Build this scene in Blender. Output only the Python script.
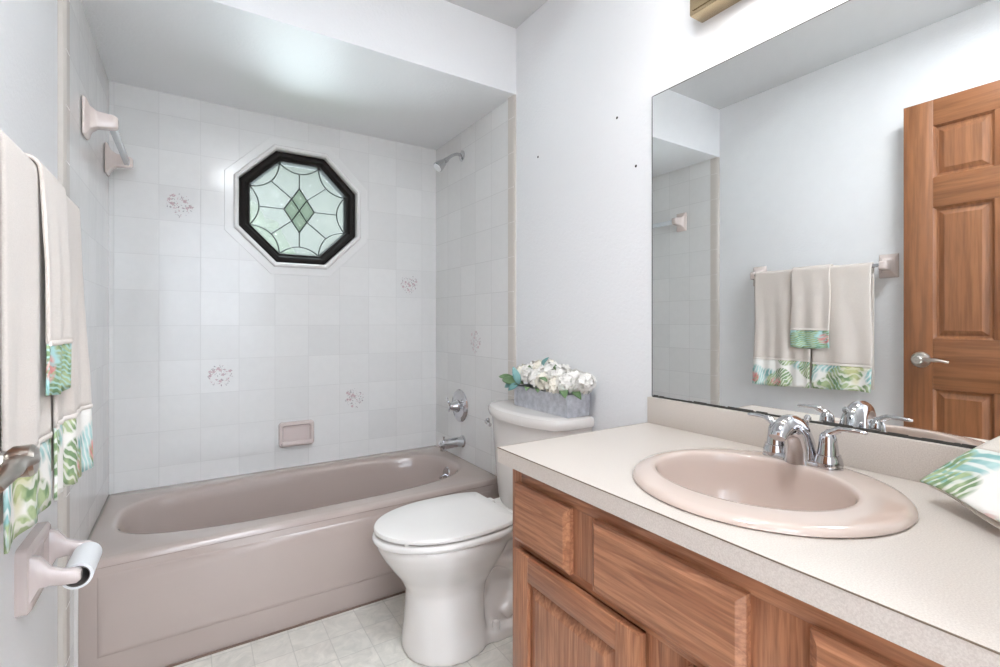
import bpy, bmesh, math, random
from mathutils import Vector, Matrix
from math import sin, cos, pi, radians
random.seed(7)
SC = bpy.context.scene
COL = SC.collection
for o in list(bpy.data.objects): bpy.data.objects.remove(o)

# ------------------------------------------------------------------ camera
WL = -0.012       # painted left wall face (the alcove tiles stand proud of it)
W = 1.52          # room width (x), left wall x=0, right wall x=W
D = 2.60          # tiled back wall (y)
HC = 2.4265       # room ceiling
HA = 2.1326       # alcove ceiling
YH = 1.773        # header / start of the tub alcove
YF = 0.0          # front wall (doorway) face
CAM = (0.3009, 0.0, 1.1164)
cam = bpy.data.cameras.new('camera'); co = bpy.data.objects.new('camera', cam); COL.objects.link(co)
cam.sensor_width = 36.0; cam.lens = 481.32 * 36.0 / 1000.0
cam.shift_y = -(333.5 - 322.0) / 1000.0
cam.clip_start = 0.01
co.location = CAM; co.rotation_euler = (pi / 2, 0, -radians(32.58))
SC.camera = co
# ------------------------------------------------------------------ world + light
world = bpy.data.worlds.new('world'); SC.world = world; world.use_nodes = True
bg = world.node_tree.nodes['Background']
bg.inputs[0].default_value = (0.80, 0.92, 0.90, 1); bg.inputs[1].default_value = 0.62
SC.view_settings.view_transform = 'Standard'; SC.view_settings.look = 'None'
SC.view_settings.gamma = 1; SC.view_settings.use_curve_mapping = False
SC.view_settings.exposure = 0.78
try:
    SC.cycles.max_bounces = 10; SC.cycles.diffuse_bounces = 6
    SC.cycles.caustics_reflective = True
except Exception: pass

def area(name, loc, target, sx, sy, power, color):
    l = bpy.data.lights.new(name, 'AREA'); l.shape = 'RECTANGLE'; l.size = sx; l.size_y = sy
    l.energy = power; l.color = color
    o = bpy.data.objects.new(name, l); COL.objects.link(o); o.location = loc
    o.rotation_euler = (Vector(target) - Vector(loc)).to_track_quat('-Z', 'Y').to_euler()
    return o
# daylight outside the octagonal window: sunlit ground (below eye line) and sky (above)
area('daylight_low', (0.76, 5.6, 0.60), (0.76, 2.65, 1.69), 4.2, 1.4, 1000, (0.74, 0.84, 1.0))
area('daylight_high', (0.76, 4.1, 3.7), (0.76, 2.65, 1.69), 2.0, 1.2, 430, (0.74, 0.84, 1.0))
# fill light added in the unseen hall behind the camera, bounced off its back wall
area('hall_fill', (0.5, -1.0, 1.75), (0.5, -2.3, 2.0), 1.2, 0.9, 52, (0.80, 0.89, 1.0))
# added light, out of view, brightening the bathroom from above (fixture built below)
area('ceiling_fill', (0.62, 0.42, 2.375), (0.62, 0.42, 0), 0.26, 0.26, 9.5, (0.90, 0.95, 1.0))
area('hall_top_fill', (0.5, -0.9, 2.38), (0.5, -0.9, 0), 0.6, 0.6, 14, (0.95, 0.97, 1.0))  # second added fill, overhead in the unseen hall

# ------------------------------------------------------------------ helpers
def smooth(me, ang=35):
    for p in me.polygons: p.use_smooth = True
    try: me.set_sharp_from_angle(angle=radians(ang))
    except Exception: pass

def tag(o, label=None, cat=None, group=None, kind=None):
    if label: o['label'] = label
    if cat: o['category'] = cat
    if group: o['group'] = group
    if kind: o['kind'] = kind
    return o

def wloc(o):
    v = Vector((0, 0, 0))
    while o is not None: v += o.location; o = o.parent
    return v

def obj(name, bm, m, parent=None, ang=35, kind=None, loc=None, fixn=True):
    """link bm (built in world coordinates) as one mesh object"""
    if fixn: bmesh.ops.recalc_face_normals(bm, faces=bm.faces)
    me = bpy.data.meshes.new(name)
    base = wloc(parent) if parent else Vector((0, 0, 0))
    if parent is None and kind is None:
        zs = [v.co for v in bm.verts]
        base = Vector((sum(v.x for v in zs) / len(zs), sum(v.y for v in zs) / len(zs), min(v.z for v in zs)))
    if loc is not None: base = Vector(loc)
    bmesh.ops.translate(bm, verts=bm.verts, vec=-base)
    bm.to_mesh(me); bm.free()
    if isinstance(m, (list, tuple)):
        for k in m: me.materials.append(k)
    else: me.materials.append(m)
    smooth(me, ang)
    o = bpy.data.objects.new(name, me); COL.objects.link(o)
    if parent is not None:
        o.parent = parent; o.location = base - wloc(parent)
    else: o.location = base
    if kind: o['kind'] = kind
    return o

def thing(name, label, cat, loc, group=None):
    o = bpy.data.objects.new(name, None); COL.objects.link(o); o.location = loc
    o.empty_display_size = 0.05
    return tag(o, label, cat, group)

def B(): return bmesh.new()

def box(bm, x0, x1, y0, y1, z0, z1, bev=0.0, seg=2, mi=0):
    r = bmesh.ops.create_cube(bm, size=1.0)
    vs = r['verts']
    for v in vs:
        v.co = Vector(((x0 + x1) / 2 + v.co.x * (x1 - x0), (y0 + y1) / 2 + v.co.y * (y1 - y0), (z0 + z1) / 2 + v.co.z * (z1 - z0)))
    fs = set(f for v in vs for f in v.link_faces)
    for f in fs: f.material_index = mi
    if bev > 0:
        es = list(set(e for v in vs for e in v.link_edges))
        bmesh.ops.bevel(bm, geom=es, offset=bev, segments=seg, profile=0.5, affect='EDGES')
    return bm

def loft(bm, loops, cap0=True, cap1=True, closed=True, mi=0):
    rows = [[bm.verts.new(Vector(p)) for p in L] for L in loops]
    n = len(rows[0])
    for a, b in zip(rows, rows[1:]):
        for i in range(n if closed else n - 1):
            j = (i + 1) % n
            try:
                f = bm.faces.new((a[i], a[j], b[j], b[i])); f.material_index = mi
            except ValueError: pass
    if cap0:
        f = bm.faces.new(rows[0][::-1]); f.material_index = mi
    if cap1:
        f = bm.faces.new(rows[-1]); f.material_index = mi
    return rows

def frame_at(t, hint=Vector((0, 0, 1))):
    t = t.normalized()
    if abs(t.dot(hint)) > 0.95: hint = Vector((1, 0, 0))
    a = t.cross(hint).normalized(); b = a.cross(t).normalized()
    return a, b

def tube(bm, pts, r, n=12, cap=True, hint=Vector((0, 0, 1)), mi=0):
    """pts path; r is a radius, a list of radii or a list of (ra, rb)"""
    pts = [Vector(p) for p in pts]; L = []
    for i, p in enumerate(pts):
        t = (pts[min(i + 1, len(pts) - 1)] - pts[max(i - 1, 0)])
        a, b = frame_at(t, hint)
        rr = r[i] if isinstance(r, (list, tuple)) else r
        ra, rb = rr if isinstance(rr, (list, tuple)) else (rr, rr)
        L.append([p + a * (ra * cos(2 * pi * k / n)) + b * (rb * sin(2 * pi * k / n)) for k in range(n)])
    loft(bm, L, cap, cap, mi=mi)

def lathe(bm, prof, origin, axis=(0, 0, 1), n=28, mi=0):
    """prof list of (radius, height along axis)"""
    ax = Vector(axis).normalized(); a, b = frame_at(ax, Vector((0, 0, 1)) if abs(ax.z) < .9 else Vector((1, 0, 0)))
    o = Vector(origin)
    L = [[o + ax * h + a * (max(r, 1e-4) * cos(2 * pi * k / n)) + b * (max(r, 1e-4) * sin(2 * pi * k / n)) for k in range(n)] for r, h in prof]
    loft(bm, L, True, True, mi=mi)

def catmull(pts, k=6):
    P = [Vector(p) for p in pts]; out = []
    for i in range(len(P) - 1):
        p0 = P[max(i - 1, 0)]; p1 = P[i]; p2 = P[i + 1]; p3 = P[min(i + 2, len(P) - 1)]
        for s in range(k):
            t = s / k
            out.append(0.5 * ((2 * p1) + (p2 - p0) * t + (2 * p0 - 5 * p1 + 4 * p2 - p3) * t * t + (3 * p1 - p0 - 3 * p2 + p3) * t ** 3))
    out.append(P[-1]); return out

def sellipse(cx, cy, rx, ry, e, n, z, ph=0):
    """superellipse loop"""
    L = []
    for k in range(n):
        t = 2 * pi * k / n + ph; c, s = cos(t), sin(t)
        L.append((cx + rx * (abs(c) ** (2 / e)) * (1 if c >= 0 else -1), cy + ry * (abs(s) ** (2 / e)) * (1 if s >= 0 else -1), z))
    return L

# ------------------------------------------------------------------ materials
def newmat(name):
    m = bpy.data.materials.new(name); m.use_nodes = True
    nt = m.node_tree; p = nt.nodes['Principled BSDF']
    return m, nt, p
def N(nt, t, **kw):
    n = nt.nodes.new(t)
    for k, v in kw.items(): setattr(n, k, v)
    return n
def coords(nt, scale=(1, 1, 1), kind='obj', rot=(0, 0, 0)):
    mp = N(nt, 'ShaderNodeMapping'); mp.inputs['Scale'].default_value = scale; mp.inputs['Rotation'].default_value = rot
    if kind == 'pos':
        g = N(nt, 'ShaderNodeNewGeometry'); nt.links.new(g.outputs['Position'], mp.inputs['Vector'])
    else:
        g = N(nt, 'ShaderNodeTexCoord'); nt.links.new(g.outputs['Object'], mp.inputs['Vector'])
    return mp.outputs['Vector']
def ramp(nt, src, stops):
    r = N(nt, 'ShaderNodeValToRGB'); nt.links.new(src, r.inputs['Fac'])
    e = r.color_ramp.elements
    while len(e) < len(stops): e.new(0.5)
    for el, (p, c) in zip(e, stops):
        el.position = p; el.color = (c[0], c[1], c[2], 1) if isinstance(c, (tuple, list)) else (c, c, c, 1)
    return r.outputs['Color']
def mixc(nt, fac, a, b, mode='MIX'):
    m = N(nt, 'ShaderNodeMix', data_type='RGBA', blend_type=mode)
    for i, v in ((0, fac), (6, a), (7, b)):
        if hasattr(v, 'is_output') or isinstance(v, bpy.types.NodeSocket): nt.links.new(v, m.inputs[i])
        else: m.inputs[i].default_value = v if i == 0 else (v[0], v[1], v[2], 1)
    return m.outputs[2]
def math_(nt, op, a, b=None, c=None):
    m = N(nt, 'ShaderNodeMath', operation=op)
    for i, v in enumerate((a, b, c)):
        if v is None: continue
        if isinstance(v, bpy.types.NodeSocket): nt.links.new(v, m.inputs[i])
        else: m.inputs[i].default_value = v
    return m.outputs[0]
def noise(nt, vec, scale, detail=3, rough=0.5, dist=0.0):
    n = N(nt, 'ShaderNodeTexNoise'); nt.links.new(vec, n.inputs['Vector'])
    n.inputs['Scale'].default_value = scale; n.inputs['Detail'].default_value = detail
    n.inputs['Roughness'].default_value = rough; n.inputs['Distortion'].default_value = dist
    return n.outputs['Fac']
def bump(nt, p, h, strength, dist=0.002, prev=None):
    b = N(nt, 'ShaderNodeBump'); b.inputs['Strength'].default_value = strength; b.inputs['Distance'].default_value = dist
    nt.links.new(h, b.inputs['Height'])
    if prev: nt.links.new(prev, b.inputs['Normal'])
    nt.links.new(b.outputs['Normal'], p.inputs['Normal']); return b.outputs['Normal']
def simple(name, col, rough=0.5, metal=0.0, spec=0.5, bs=None, bstr=0.1, bdist=0.001, coat=0.0):
    m, nt, p = newmat(name)
    p.inputs['Base Color'].default_value = (*col, 1); p.inputs['Roughness'].default_value = rough
    p.inputs['Metallic'].default_value = metal; p.inputs['Specular IOR Level'].default_value = spec
    p.inputs['Coat Weight'].default_value = coat
    v = coords(nt)
    n = noise(nt, v, bs or 40, 3)
    # faint tonal variation of the substance itself
    c = mixc(nt, n, tuple(x * 0.975 for x in col), tuple(min(1, x * 1.02) for x in col))
    nt.links.new(c, p.inputs['Base Color'])
    if bs: bump(nt, p, n, bstr, bdist)
    return m

def plaster(name, col, bstr=0.35):
    m, nt, p = newmat(name)
    p.inputs['Roughness'].default_value = 0.42; p.inputs['Specular IOR Level'].default_value = 0.35
    v = coords(nt, kind='pos')
    n1 = noise(nt, v, 95, 3, 0.55, 0.4); n2 = noise(nt, v, 4, 2)
    c = mixc(nt, n2, tuple(x * 0.985 for x in col), col)
    nt.links.new(c, p.inputs['Base Color'])
    bump(nt, p, ramp(nt, n1, [(0.35, 0.0), (0.65, 1.0)]), bstr, 0.0012)
    return m
M = {}
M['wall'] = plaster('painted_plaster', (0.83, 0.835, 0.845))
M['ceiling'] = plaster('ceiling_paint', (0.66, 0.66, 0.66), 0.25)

def tilemat(name, ax, off=(0.02, 0.632), size=0.156, col=(0.80, 0.795, 0.785)):
    """square ceramic tiles on a plane; ax = axis index running horizontally"""
    m, nt, p = newmat(name)
    g = N(nt, 'ShaderNodeNewGeometry'); s = N(nt, 'ShaderNodeSeparateXYZ'); nt.links.new(g.outputs['Position'], s.inputs[0])
    u = math_(nt, 'DIVIDE', math_(nt, 'SUBTRACT', s.outputs[ax], off[0]), size)
    w = math_(nt, 'DIVIDE', math_(nt, 'SUBTRACT', s.outputs[2], off[1]), size)
    def edge(a):
        f = math_(nt, 'FRACT', a)
        return math_(nt, 'MINIMUM', f, math_(nt, 'SUBTRACT', 1.0, f))
    e = math_(nt, 'MINIMUM', edge(u), edge(w))
    grout = ramp(nt, e, [(0.004, 0.8), (0.013, 0.0)])
    # individual tile tone
    cb = N(nt, 'ShaderNodeCombineXYZ'); nt.links.new(math_(nt, 'FLOOR', u), cb.inputs[0]); nt.links.new(math_(nt, 'FLOOR', w), cb.inputs[1])
    wn = N(nt, 'ShaderNodeTexWhiteNoise', noise_dimensions='3D'); nt.links.new(cb.outputs[0], wn.inputs['Vector'])
    tone = mixc(nt, wn.outputs['Value'], tuple(x * 0.95 for x in col), tuple(x * 1.03 for x in col))
    v = coords(nt, kind='pos')
    mott = noise(nt, v, 28, 4, 0.6)
    tone = mixc(nt, math_(nt, 'MULTIPLY', mott, 0.25), tone, (0.60, 0.59, 0.58))
    c = mixc(nt, math_(nt, 'MULTIPLY', grout, 0.65), tone, (0.56, 0.55, 0.54))
    nt.links.new(c, p.inputs['Base Color'])
    nt.links.new(math_(nt, 'ADD', math_(nt, 'MULTIPLY', grout, 0.4 if ax == 0 else 0.0), 0.16), p.inputs['Roughness'])
    h = ramp(nt, e, [(0.0, 0.0), (0.03, 1.0)])
    b1 = bump(nt, p, h, 0.18 if ax == 0 else 0.05, 0.0008)
    # slightly tilted tiles + wavy glaze
    tilt = math_(nt, 'ADD', math_(nt, 'MULTIPLY', math_(nt, 'FRACT', u), math_(nt, 'SUBTRACT', wn.outputs['Value'], 0.5)), math_(nt, 'MULTIPLY', noise(nt, v, 9, 2), 0.8))
    bump(nt, p, tilt, 0.5, 0.0022, b1)
    return m
M['tile_x'] = tilemat('glazed_tile_back', 0)
M['tile_y'] = tilemat('glazed_tile_side', 1, off=(2.60 - 0.156 * 20, 0.632))
M['plain_tile'] = simple('plain_glazed_tile', (0.79, 0.785, 0.775), 0.18, bs=20, bstr=0.05)
M['trimtile'] = simple('bullnose_tile', (0.62, 0.575, 0.53), 0.22, bs=20, bstr=0.1)
M['grout_dark'] = simple('dark_grout', (0.25, 0.22, 0.20), 0.8)  # dark joint colour for the line along the tub rim
M['caulk'] = simple('caulk', (0.72, 0.69, 0.67), 0.5)
M['mauve'] = simple('mauve_enamel', (0.465, 0.385, 0.35), 0.16, bs=6, bstr=0.02, coat=0.3)
M['mauve_ceramic'] = simple('mauve_ceramic', (0.66, 0.565, 0.54), 0.15, bs=6, bstr=0.02, coat=0.3)
M['sinkmat'] = simple('blush_ceramic', (0.60, 0.49, 0.43), 0.13, bs=6, bstr=0.02, coat=0.4)
M['pinkbar'] = simple('pale_pink_ceramic', (0.72, 0.62, 0.58), 0.15, coat=0.3)
M['porcelain'] = simple('bone_porcelain', (0.74, 0.705, 0.675), 0.12, bs=5, bstr=0.01, coat=0.3)
M['seatplastic'] = simple('off_white_seat', (0.78, 0.755, 0.73), 0.22, bs=5, bstr=0.01)
M['chrome'] = simple('chrome', (0.60, 0.60, 0.62), 0.07, 1.0)
M['satin'] = simple('brushed_nickel', (0.52, 0.49, 0.45), 0.28, 1.0)
M['brass'] = simple('brass', (0.55, 0.43, 0.27), 0.25, 1.0)
M['rubber'] = simple('dark_rubber', (0.03, 0.03, 0.03), 0.6)
M['black'] = simple('dark_bronze_frame', (0.012, 0.009, 0.008), 0.55, spec=0.2)
M['lead'] = simple('lead_came', (0.03, 0.03, 0.03), 0.4, 0.3)
M['whiteframe'] = simple('white_frame', (0.82, 0.80, 0.79), 0.25)
M['paper'] = simple('tissue_paper', (0.85, 0.86, 0.88), 0.9, bs=200, bstr=0.2)
M['cardboard'] = simple('cardboard', (0.20, 0.18, 0.17), 0.9)
M['hole'] = simple('nail_hole', (0.05, 0.045, 0.04), 0.8)
M['mirror'] = simple('mirror_silver', (0.90, 0.915, 0.91), 0.005, 1.0)
M['mirroredge'] = simple('mirror_edge', (0.05, 0.05, 0.045), 0.4)
M['canopy_leaf'] = simple('hedge_leaf', (0.62, 0.72, 0.50), 0.7, bs=30, bstr=0.5)
M['grass'] = simple('lawn', (0.16, 0.26, 0.08), 0.9, bs=60, bstr=0.5)

# counter laminate: tiny speckle
m, nt, p = newmat('speckled_laminate'); M['laminate'] = m
v = coords(nt, kind='pos'); n1 = noise(nt, v, 420, 2, 0.7); n2 = noise(nt, v, 60, 2)
c = mixc(nt, ramp(nt, n1, [(0.35, 0.0), (0.65, 1.0)]), (0.56, 0.50, 0.45), (0.67, 0.615, 0.56))
nt.links.new(mixc(nt, math_(nt, 'MULTIPLY', n2, 0.15), c, (0.62, 0.56, 0.5)), p.inputs['Base Color'])
p.inputs['Roughness'].default_value = 0.34
# vinyl floor
m, nt, p = newmat('vinyl_tile_floor'); M['floor'] = m
g = N(nt, 'ShaderNodeNewGeometry'); s = N(nt, 'ShaderNodeSeparateXYZ'); nt.links.new(g.outputs['Position'], s.inputs[0])
u = math_(nt, 'DIVIDE', math_(nt, 'ADD', s.outputs[0], -0.0), 0.118); w = math_(nt, 'DIVIDE', math_(nt, 'ADD', s.outputs[1], 0.02), 0.118)
def _e(a):
    f = math_(nt, 'FRACT', a); return math_(nt, 'MINIMUM', f, math_(nt, 'SUBTRACT', 1.0, f))
e = math_(nt, 'MINIMUM', _e(u), _e(w))
cb = N(nt, 'ShaderNodeCombineXYZ'); nt.links.new(math_(nt, 'FLOOR', u), cb.inputs[0]); nt.links.new(math_(nt, 'FLOOR', w), cb.inputs[1])
wn = N(nt, 'ShaderNodeTexWhiteNoise', noise_dimensions='3D'); nt.links.new(cb.outputs[0], wn.inputs['Vector'])
v = coords(nt, kind='pos')
va = N(nt, 'ShaderNodeVectorMath', operation='ADD'); nt.links.new(v, va.inputs[0]); nt.links.new(wn.outputs['Color'], va.inputs[1])
marb = noise(nt, va.outputs[0], 14, 4, 0.6, 1.5)
c = mixc(nt, ramp(nt, marb, [(0.35, 0.0), (0.68, 1.0)]), (0.66, 0.635, 0.58), (0.86, 0.82, 0.755))
c = mixc(nt, math_(nt, 'MULTIPLY', wn.outputs['Value'], 0.35), c, (0.72, 0.72, 0.67))
c = mixc(nt, ramp(nt, e, [(0.006, 0.5), (0.018, 0.0)]), c, (0.45, 0.43, 0.39))
nt.links.new(c, p.inputs['Base Color']); p.inputs['Roughness'].default_value = 0.35
bump(nt, p, ramp(nt, e, [(0.0, 0.0), (0.03, 1.0)]), 0.3, 0.001)

def wood(name, axis, light, dark, ringsc=26, fine=150, rough=0.38):
    m, nt, p = newmat(name)
    st = 0.055
    sc = [1, 1, 1]; sc[axis] = st
    v = coords(nt, tuple(sc), 'pos')
    warp = noise(nt, v, 7, 3, 0.6, 1.2)
    rings = math_(nt, 'FRACT', math_(nt, 'MULTIPLY', warp, ringsc * 0.45))
    r1 = ramp(nt, rings, [(0.0, 0.15), (0.5, 0.8), (0.88, 1.0), (1.0, 0.1)])
    fv = noise(nt, v, fine, 3, 0.65)
    f1 = ramp(nt, fv, [(0.36, 0.0), (0.60, 1.0)])
    c = mixc(nt, r1, dark, light)
    c = mixc(nt, math_(nt, 'MULTIPLY', math_(nt, 'SUBTRACT', 1.0, f1), 0.6), c, tuple(x * 0.6 for x in dark))
    nt.links.new(c, p.inputs['Base Color'])
    p.inputs['Roughness'].default_value = rough
    p.inputs['Coat Weight'].default_value = 0.15; p.inputs['Coat Roughness'].default_value = 0.25
    bump(nt, p, f1, 0.12, 0.0006)
    return m
OL, OD = (0.47, 0.215, 0.112), (0.30, 0.115, 0.055)
M['oak_y'] = wood('oak_grain_horizontal', 1, OL, OD)
M['oak_z'] = wood('oak_grain_vertical', 2, OL, OD)
PL, PD = (0.30, 0.125, 0.052), (0.245, 0.094, 0.037)
M['pine_y'] = wood('pine_grain_horizontal', 1, PL, PD, 9, 70)
M['pine_z'] = wood('pine_grain_vertical', 2, PL, PD, 9, 70)

def terry(name, col):
    m, nt, p = newmat(name); v = coords(nt, kind='pos')
    n = noise(nt, v, 380, 3, 0.7); n2 = noise(nt, v, 22, 3)
    c = mixc(nt, n, tuple(x * 0.82 for x in col), tuple(min(1, x * 1.1) for x in col))
    nt.links.new(c, p.inputs['Base Color']); p.inputs['Roughness'].default_value = 0.95
    p.inputs['Sheen Weight'].default_value = 0.3; p.inputs['Specular IOR Level'].default_value = 0.1
    bump(nt, p, n, 0.6, 0.002); return m
M['terry'] = terry('beige_terry', (0.70, 0.63, 0.575))
M['terry2'] = terry('cream_terry', (0.78, 0.72, 0.65))
M['hem'] = simple('woven_hem', (0.76, 0.70, 0.65), 0.8, bs=400, bstr=0.4)

def tropic(name, sc, seed, base=(0.86, 0.84, 0.80), bias=0.0):
    """printed cotton: fern and palm leaves in greens and teal, coral accents on white"""
    m, nt, p = newmat(name)
    v = coords(nt, (1, 1, 1), 'pos', (0.5, 0.2, seed))
    n0 = noise(nt, v, 9 * sc, 2, 0.5); 
    # three families of leaves: voronoi cells with wave veins
    def fam(scale, rot, thr, soft):
        vv = coords(nt, (scale, scale * 0.55, scale * 0.55), 'pos', rot)
        vo = N(nt, 'ShaderNodeTexVoronoi', feature='F1'); nt.links.new(vv, vo.inputs['Vector']); vo.inputs['Scale'].default_value = 1.0
        blob = ramp(nt, vo.outputs['Distance'], [(thr, 1.0), (thr + soft, 0.0)])
        wv = N(nt, 'ShaderNodeTexWave', wave_type='BANDS', bands_direction='DIAGONAL'); nt.links.new(vv, wv.inputs['Vector'])
        wv.inputs['Scale'].default_value = 3.6; wv.inputs['Distortion'].default_value = 5.0; wv.inputs['Detail'].default_value = 1
        return math_(nt, 'MULTIPLY', blob, ramp(nt, wv.outputs['Fac'], [(0.15, 0.25), (0.5, 1.0)])), ramp(nt, noise(nt, vv, 3.0, 2), [(0.40, 0.0), (0.60, 1.0)]), vo
    b1, w1, _ = fam(17 * sc, (0.6, 0.9 + seed, 0.3), 0.50 + bias, 0.06)
    b2, w2, _ = fam(13 * sc, (1.9, 0.1, 1.2 + seed), 0.40 + bias, 0.10)
    b3, w3, _ = fam(15 * sc, (2.7 + seed, 2.0, 0.2), 0.20, 0.08)
    teal = mixc(nt, w2, (0.26, 0.48, 0.47), (0.48, 0.68, 0.66))
    green = mixc(nt, w1, (0.16, 0.27, 0.12), (0.42, 0.52, 0.28))
    coral = mixc(nt, w3, (0.62, 0.20, 0.19), (0.78, 0.48, 0.45))
    c = mixc(nt, b2, base, teal)
    c = mixc(nt, math_(nt, 'MULTIPLY', b1, 0.95), c, green)
    c = mixc(nt, b3, c, coral)
    c = mixc(nt, ramp(nt, n0, [(0.60, 0.0), (0.70, 0.6)]), c, (0.62, 0.58, 0.28))
    nt.links.new(c, p.inputs['Base Color']); p.inputs['Roughness'].default_value = 0.75
    p.inputs['Specular IOR Level'].default_value = 0.2
    return m
M['tropic_a'] = tropic('tropical_print_a', 1.0, 0.3)
M['tropic_b'] = tropic('tropical_print_b', 1.0, 1.7)
M['tropic_c'] = tropic('tropical_print_teal', 1.1, 2.9, (0.45, 0.70, 0.70))
M['tropic_d'] = tropic('tropical_print_fern', 0.8, 4.1, bias=0.08)

# galvanised planter
m, nt, p = newmat('whitewashed_galvanised'); M['galv'] = m
v = coords(nt, kind='pos'); n = noise(nt, v, 45, 4, 0.65)
nt.links.new(mixc(nt, ramp(nt, n, [(0.35, 0), (0.7, 1.0)]), (0.46, 0.47, 0.51), (0.68, 0.69, 0.74)), p.inputs['Base Color'])
p.inputs['Metallic'].default_value = 0.45; p.inputs['Roughness'].default_value = 0.42
# petals / leaves
M['petal'] = simple('white_petal', (0.88, 0.86, 0.82), 0.7)
M['petal2'] = simple('cream_petal', (0.86, 0.82, 0.72), 0.7)
m, nt, p = newmat('leaf_green'); M['leaf'] = m
v = coords(nt, kind='pos'); n = noise(nt, v, 30, 3)
nt.links.new(mixc(nt, n, (0.07, 0.15, 0.06), (0.22, 0.33, 0.16)), p.inputs['Base Color']); p.inputs['Roughness'].default_value = 0.5
m, nt, p = newmat('leaf_teal'); M['leaf_teal'] = m
v = coords(nt, kind='pos'); n = noise(nt, v, 30, 3)
nt.links.new(mixc(nt, n, (0.07, 0.22, 0.22), (0.28, 0.48, 0.46)), p.inputs['Base Color']); p.inputs['Roughness'].default_value = 0.5
# clear acrylic bar
m, nt, p = newmat('clear_acrylic'); M['acrylic'] = m
p.inputs['Base Color'].default_value = (0.90, 0.94, 0.98, 1); p.inputs['Roughness'].default_value = 0.15
p.inputs['Transmission Weight'].default_value = 0.25; p.inputs['IOR'].default_value = 1.35
# obscure glass: part clear, part scattering
def obscure(name, tint, mixfac=0.5, bstr=0.6):
    m, nt, p = newmat(name); nt.nodes.remove(p); out = nt.nodes['Material Output']
    v = coords(nt, kind='pos'); n = noise(nt, v, 230, 2, 0.7)
    n2 = noise(nt, v, 8, 1)
    col = mixc(nt, ramp(nt, n, [(0.35, 0), (0.65, 1)]), tuple(x * 0.84 for x in tint), tint)
    tr = N(nt, 'ShaderNodeBsdfTransparent'); nt.links.new(col, tr.inputs[0])
    tl = N(nt, 'ShaderNodeBsdfTranslucent'); nt.links.new(col, tl.inputs[0])
    gl = N(nt, 'ShaderNodeBsdfGlossy'); gl.inputs['Roughness'].default_value = 0.12
    b = N(nt, 'ShaderNodeBump'); b.inputs['Strength'].default_value = bstr; b.inputs['Distance'].default_value = 0.001
    nt.links.new(n, b.inputs['Height']); nt.links.new(b.outputs[0], gl.inputs['Normal']); nt.links.new(b.outputs[0], tl.inputs['Normal'])
    a = N(nt, 'ShaderNodeMixShader'); a.inputs[0].default_value = mixfac
    nt.links.new(tr.outputs[0], a.inputs[1]); nt.links.new(tl.outputs[0], a.inputs[2])
    c = N(nt, 'ShaderNodeMixShader'); c.inputs[0].default_value = 0.05
    nt.links.new(a.outputs[0], c.inputs[1]); nt.links.new(gl.outputs[0], c.inputs[2])
    nt.links.new(c.outputs[0], out.inputs['Surface'])
    return m
M['glass_a'] = obscure('obscure_glass', (0.56, 0.575, 0.54), 0.05)
M['glass_b'] = obscure('bevelled_glass', (0.56, 0.61, 0.54), 0.10)
# frosted bulb
m, nt, p = newmat('lit_bulb'); M['bulb'] = m
p.inputs['Base Color'].default_value = (0.9, 0.85, 0.75, 1)
p.inputs['Emission Color'].default_value = (1.0, 0.96, 0.92, 1); p.inputs['Emission Strength'].default_value = 9.5

# ------------------------------------------------------------------ the room
def S(name, bm, m, parent=None, ang=35): return obj(name, bm, m, parent, ang, kind='structure' if parent is None else None)
def sbox(name, *a, m='wall', parent=None):
    bm = B(); box(bm, *a); return S(name, bm, M[m], parent)
T = 0.12
sbox('floor', -T, W + T, -2.3, D + 0.02, -0.10, 0.0, m='floor')
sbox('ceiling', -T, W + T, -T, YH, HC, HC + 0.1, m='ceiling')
sbox('wall_left', -T, WL, -T, D + 0.15, 0, HC)
sbox('wall_right', W, W + T, -T, D + 0.15, 0, HC)
# header above the tub: lower soffit closes the alcove ceiling as well
hd = sbox('trim_1', WL, W, YH, D, HA, HC + 0.1)
# front wall with the doorway the camera stands in
bm = B()
box(bm, WL, 0.055, -T, 0, 0, HC); box(bm, 0.875, W, -T, 0, 0, HC); box(bm, 0.055, 0.875, -T, 0, 2.09, HC)
S('wall_front', bm, M['wall'])
# hall behind the doorway
sbox('wall_hall_left', -0.62, -0.5, -2.3, -T, 0, HC)
sbox('wall_hall_right', W, W + T, -2.3, -T, 0, HC)
sbox('wall_hall_back', -0.62, W + T, -2.42, -2.3, 0, HC)
sbox('wall_hall_front', -0.62, 0, -T - 0.0, -T + 0.02, 0, HC)
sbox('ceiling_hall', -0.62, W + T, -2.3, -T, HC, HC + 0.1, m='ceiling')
sbox('floor_hall', -0.62, -T, -2.3, -T, -0.1, 0, m='floor')

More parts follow.
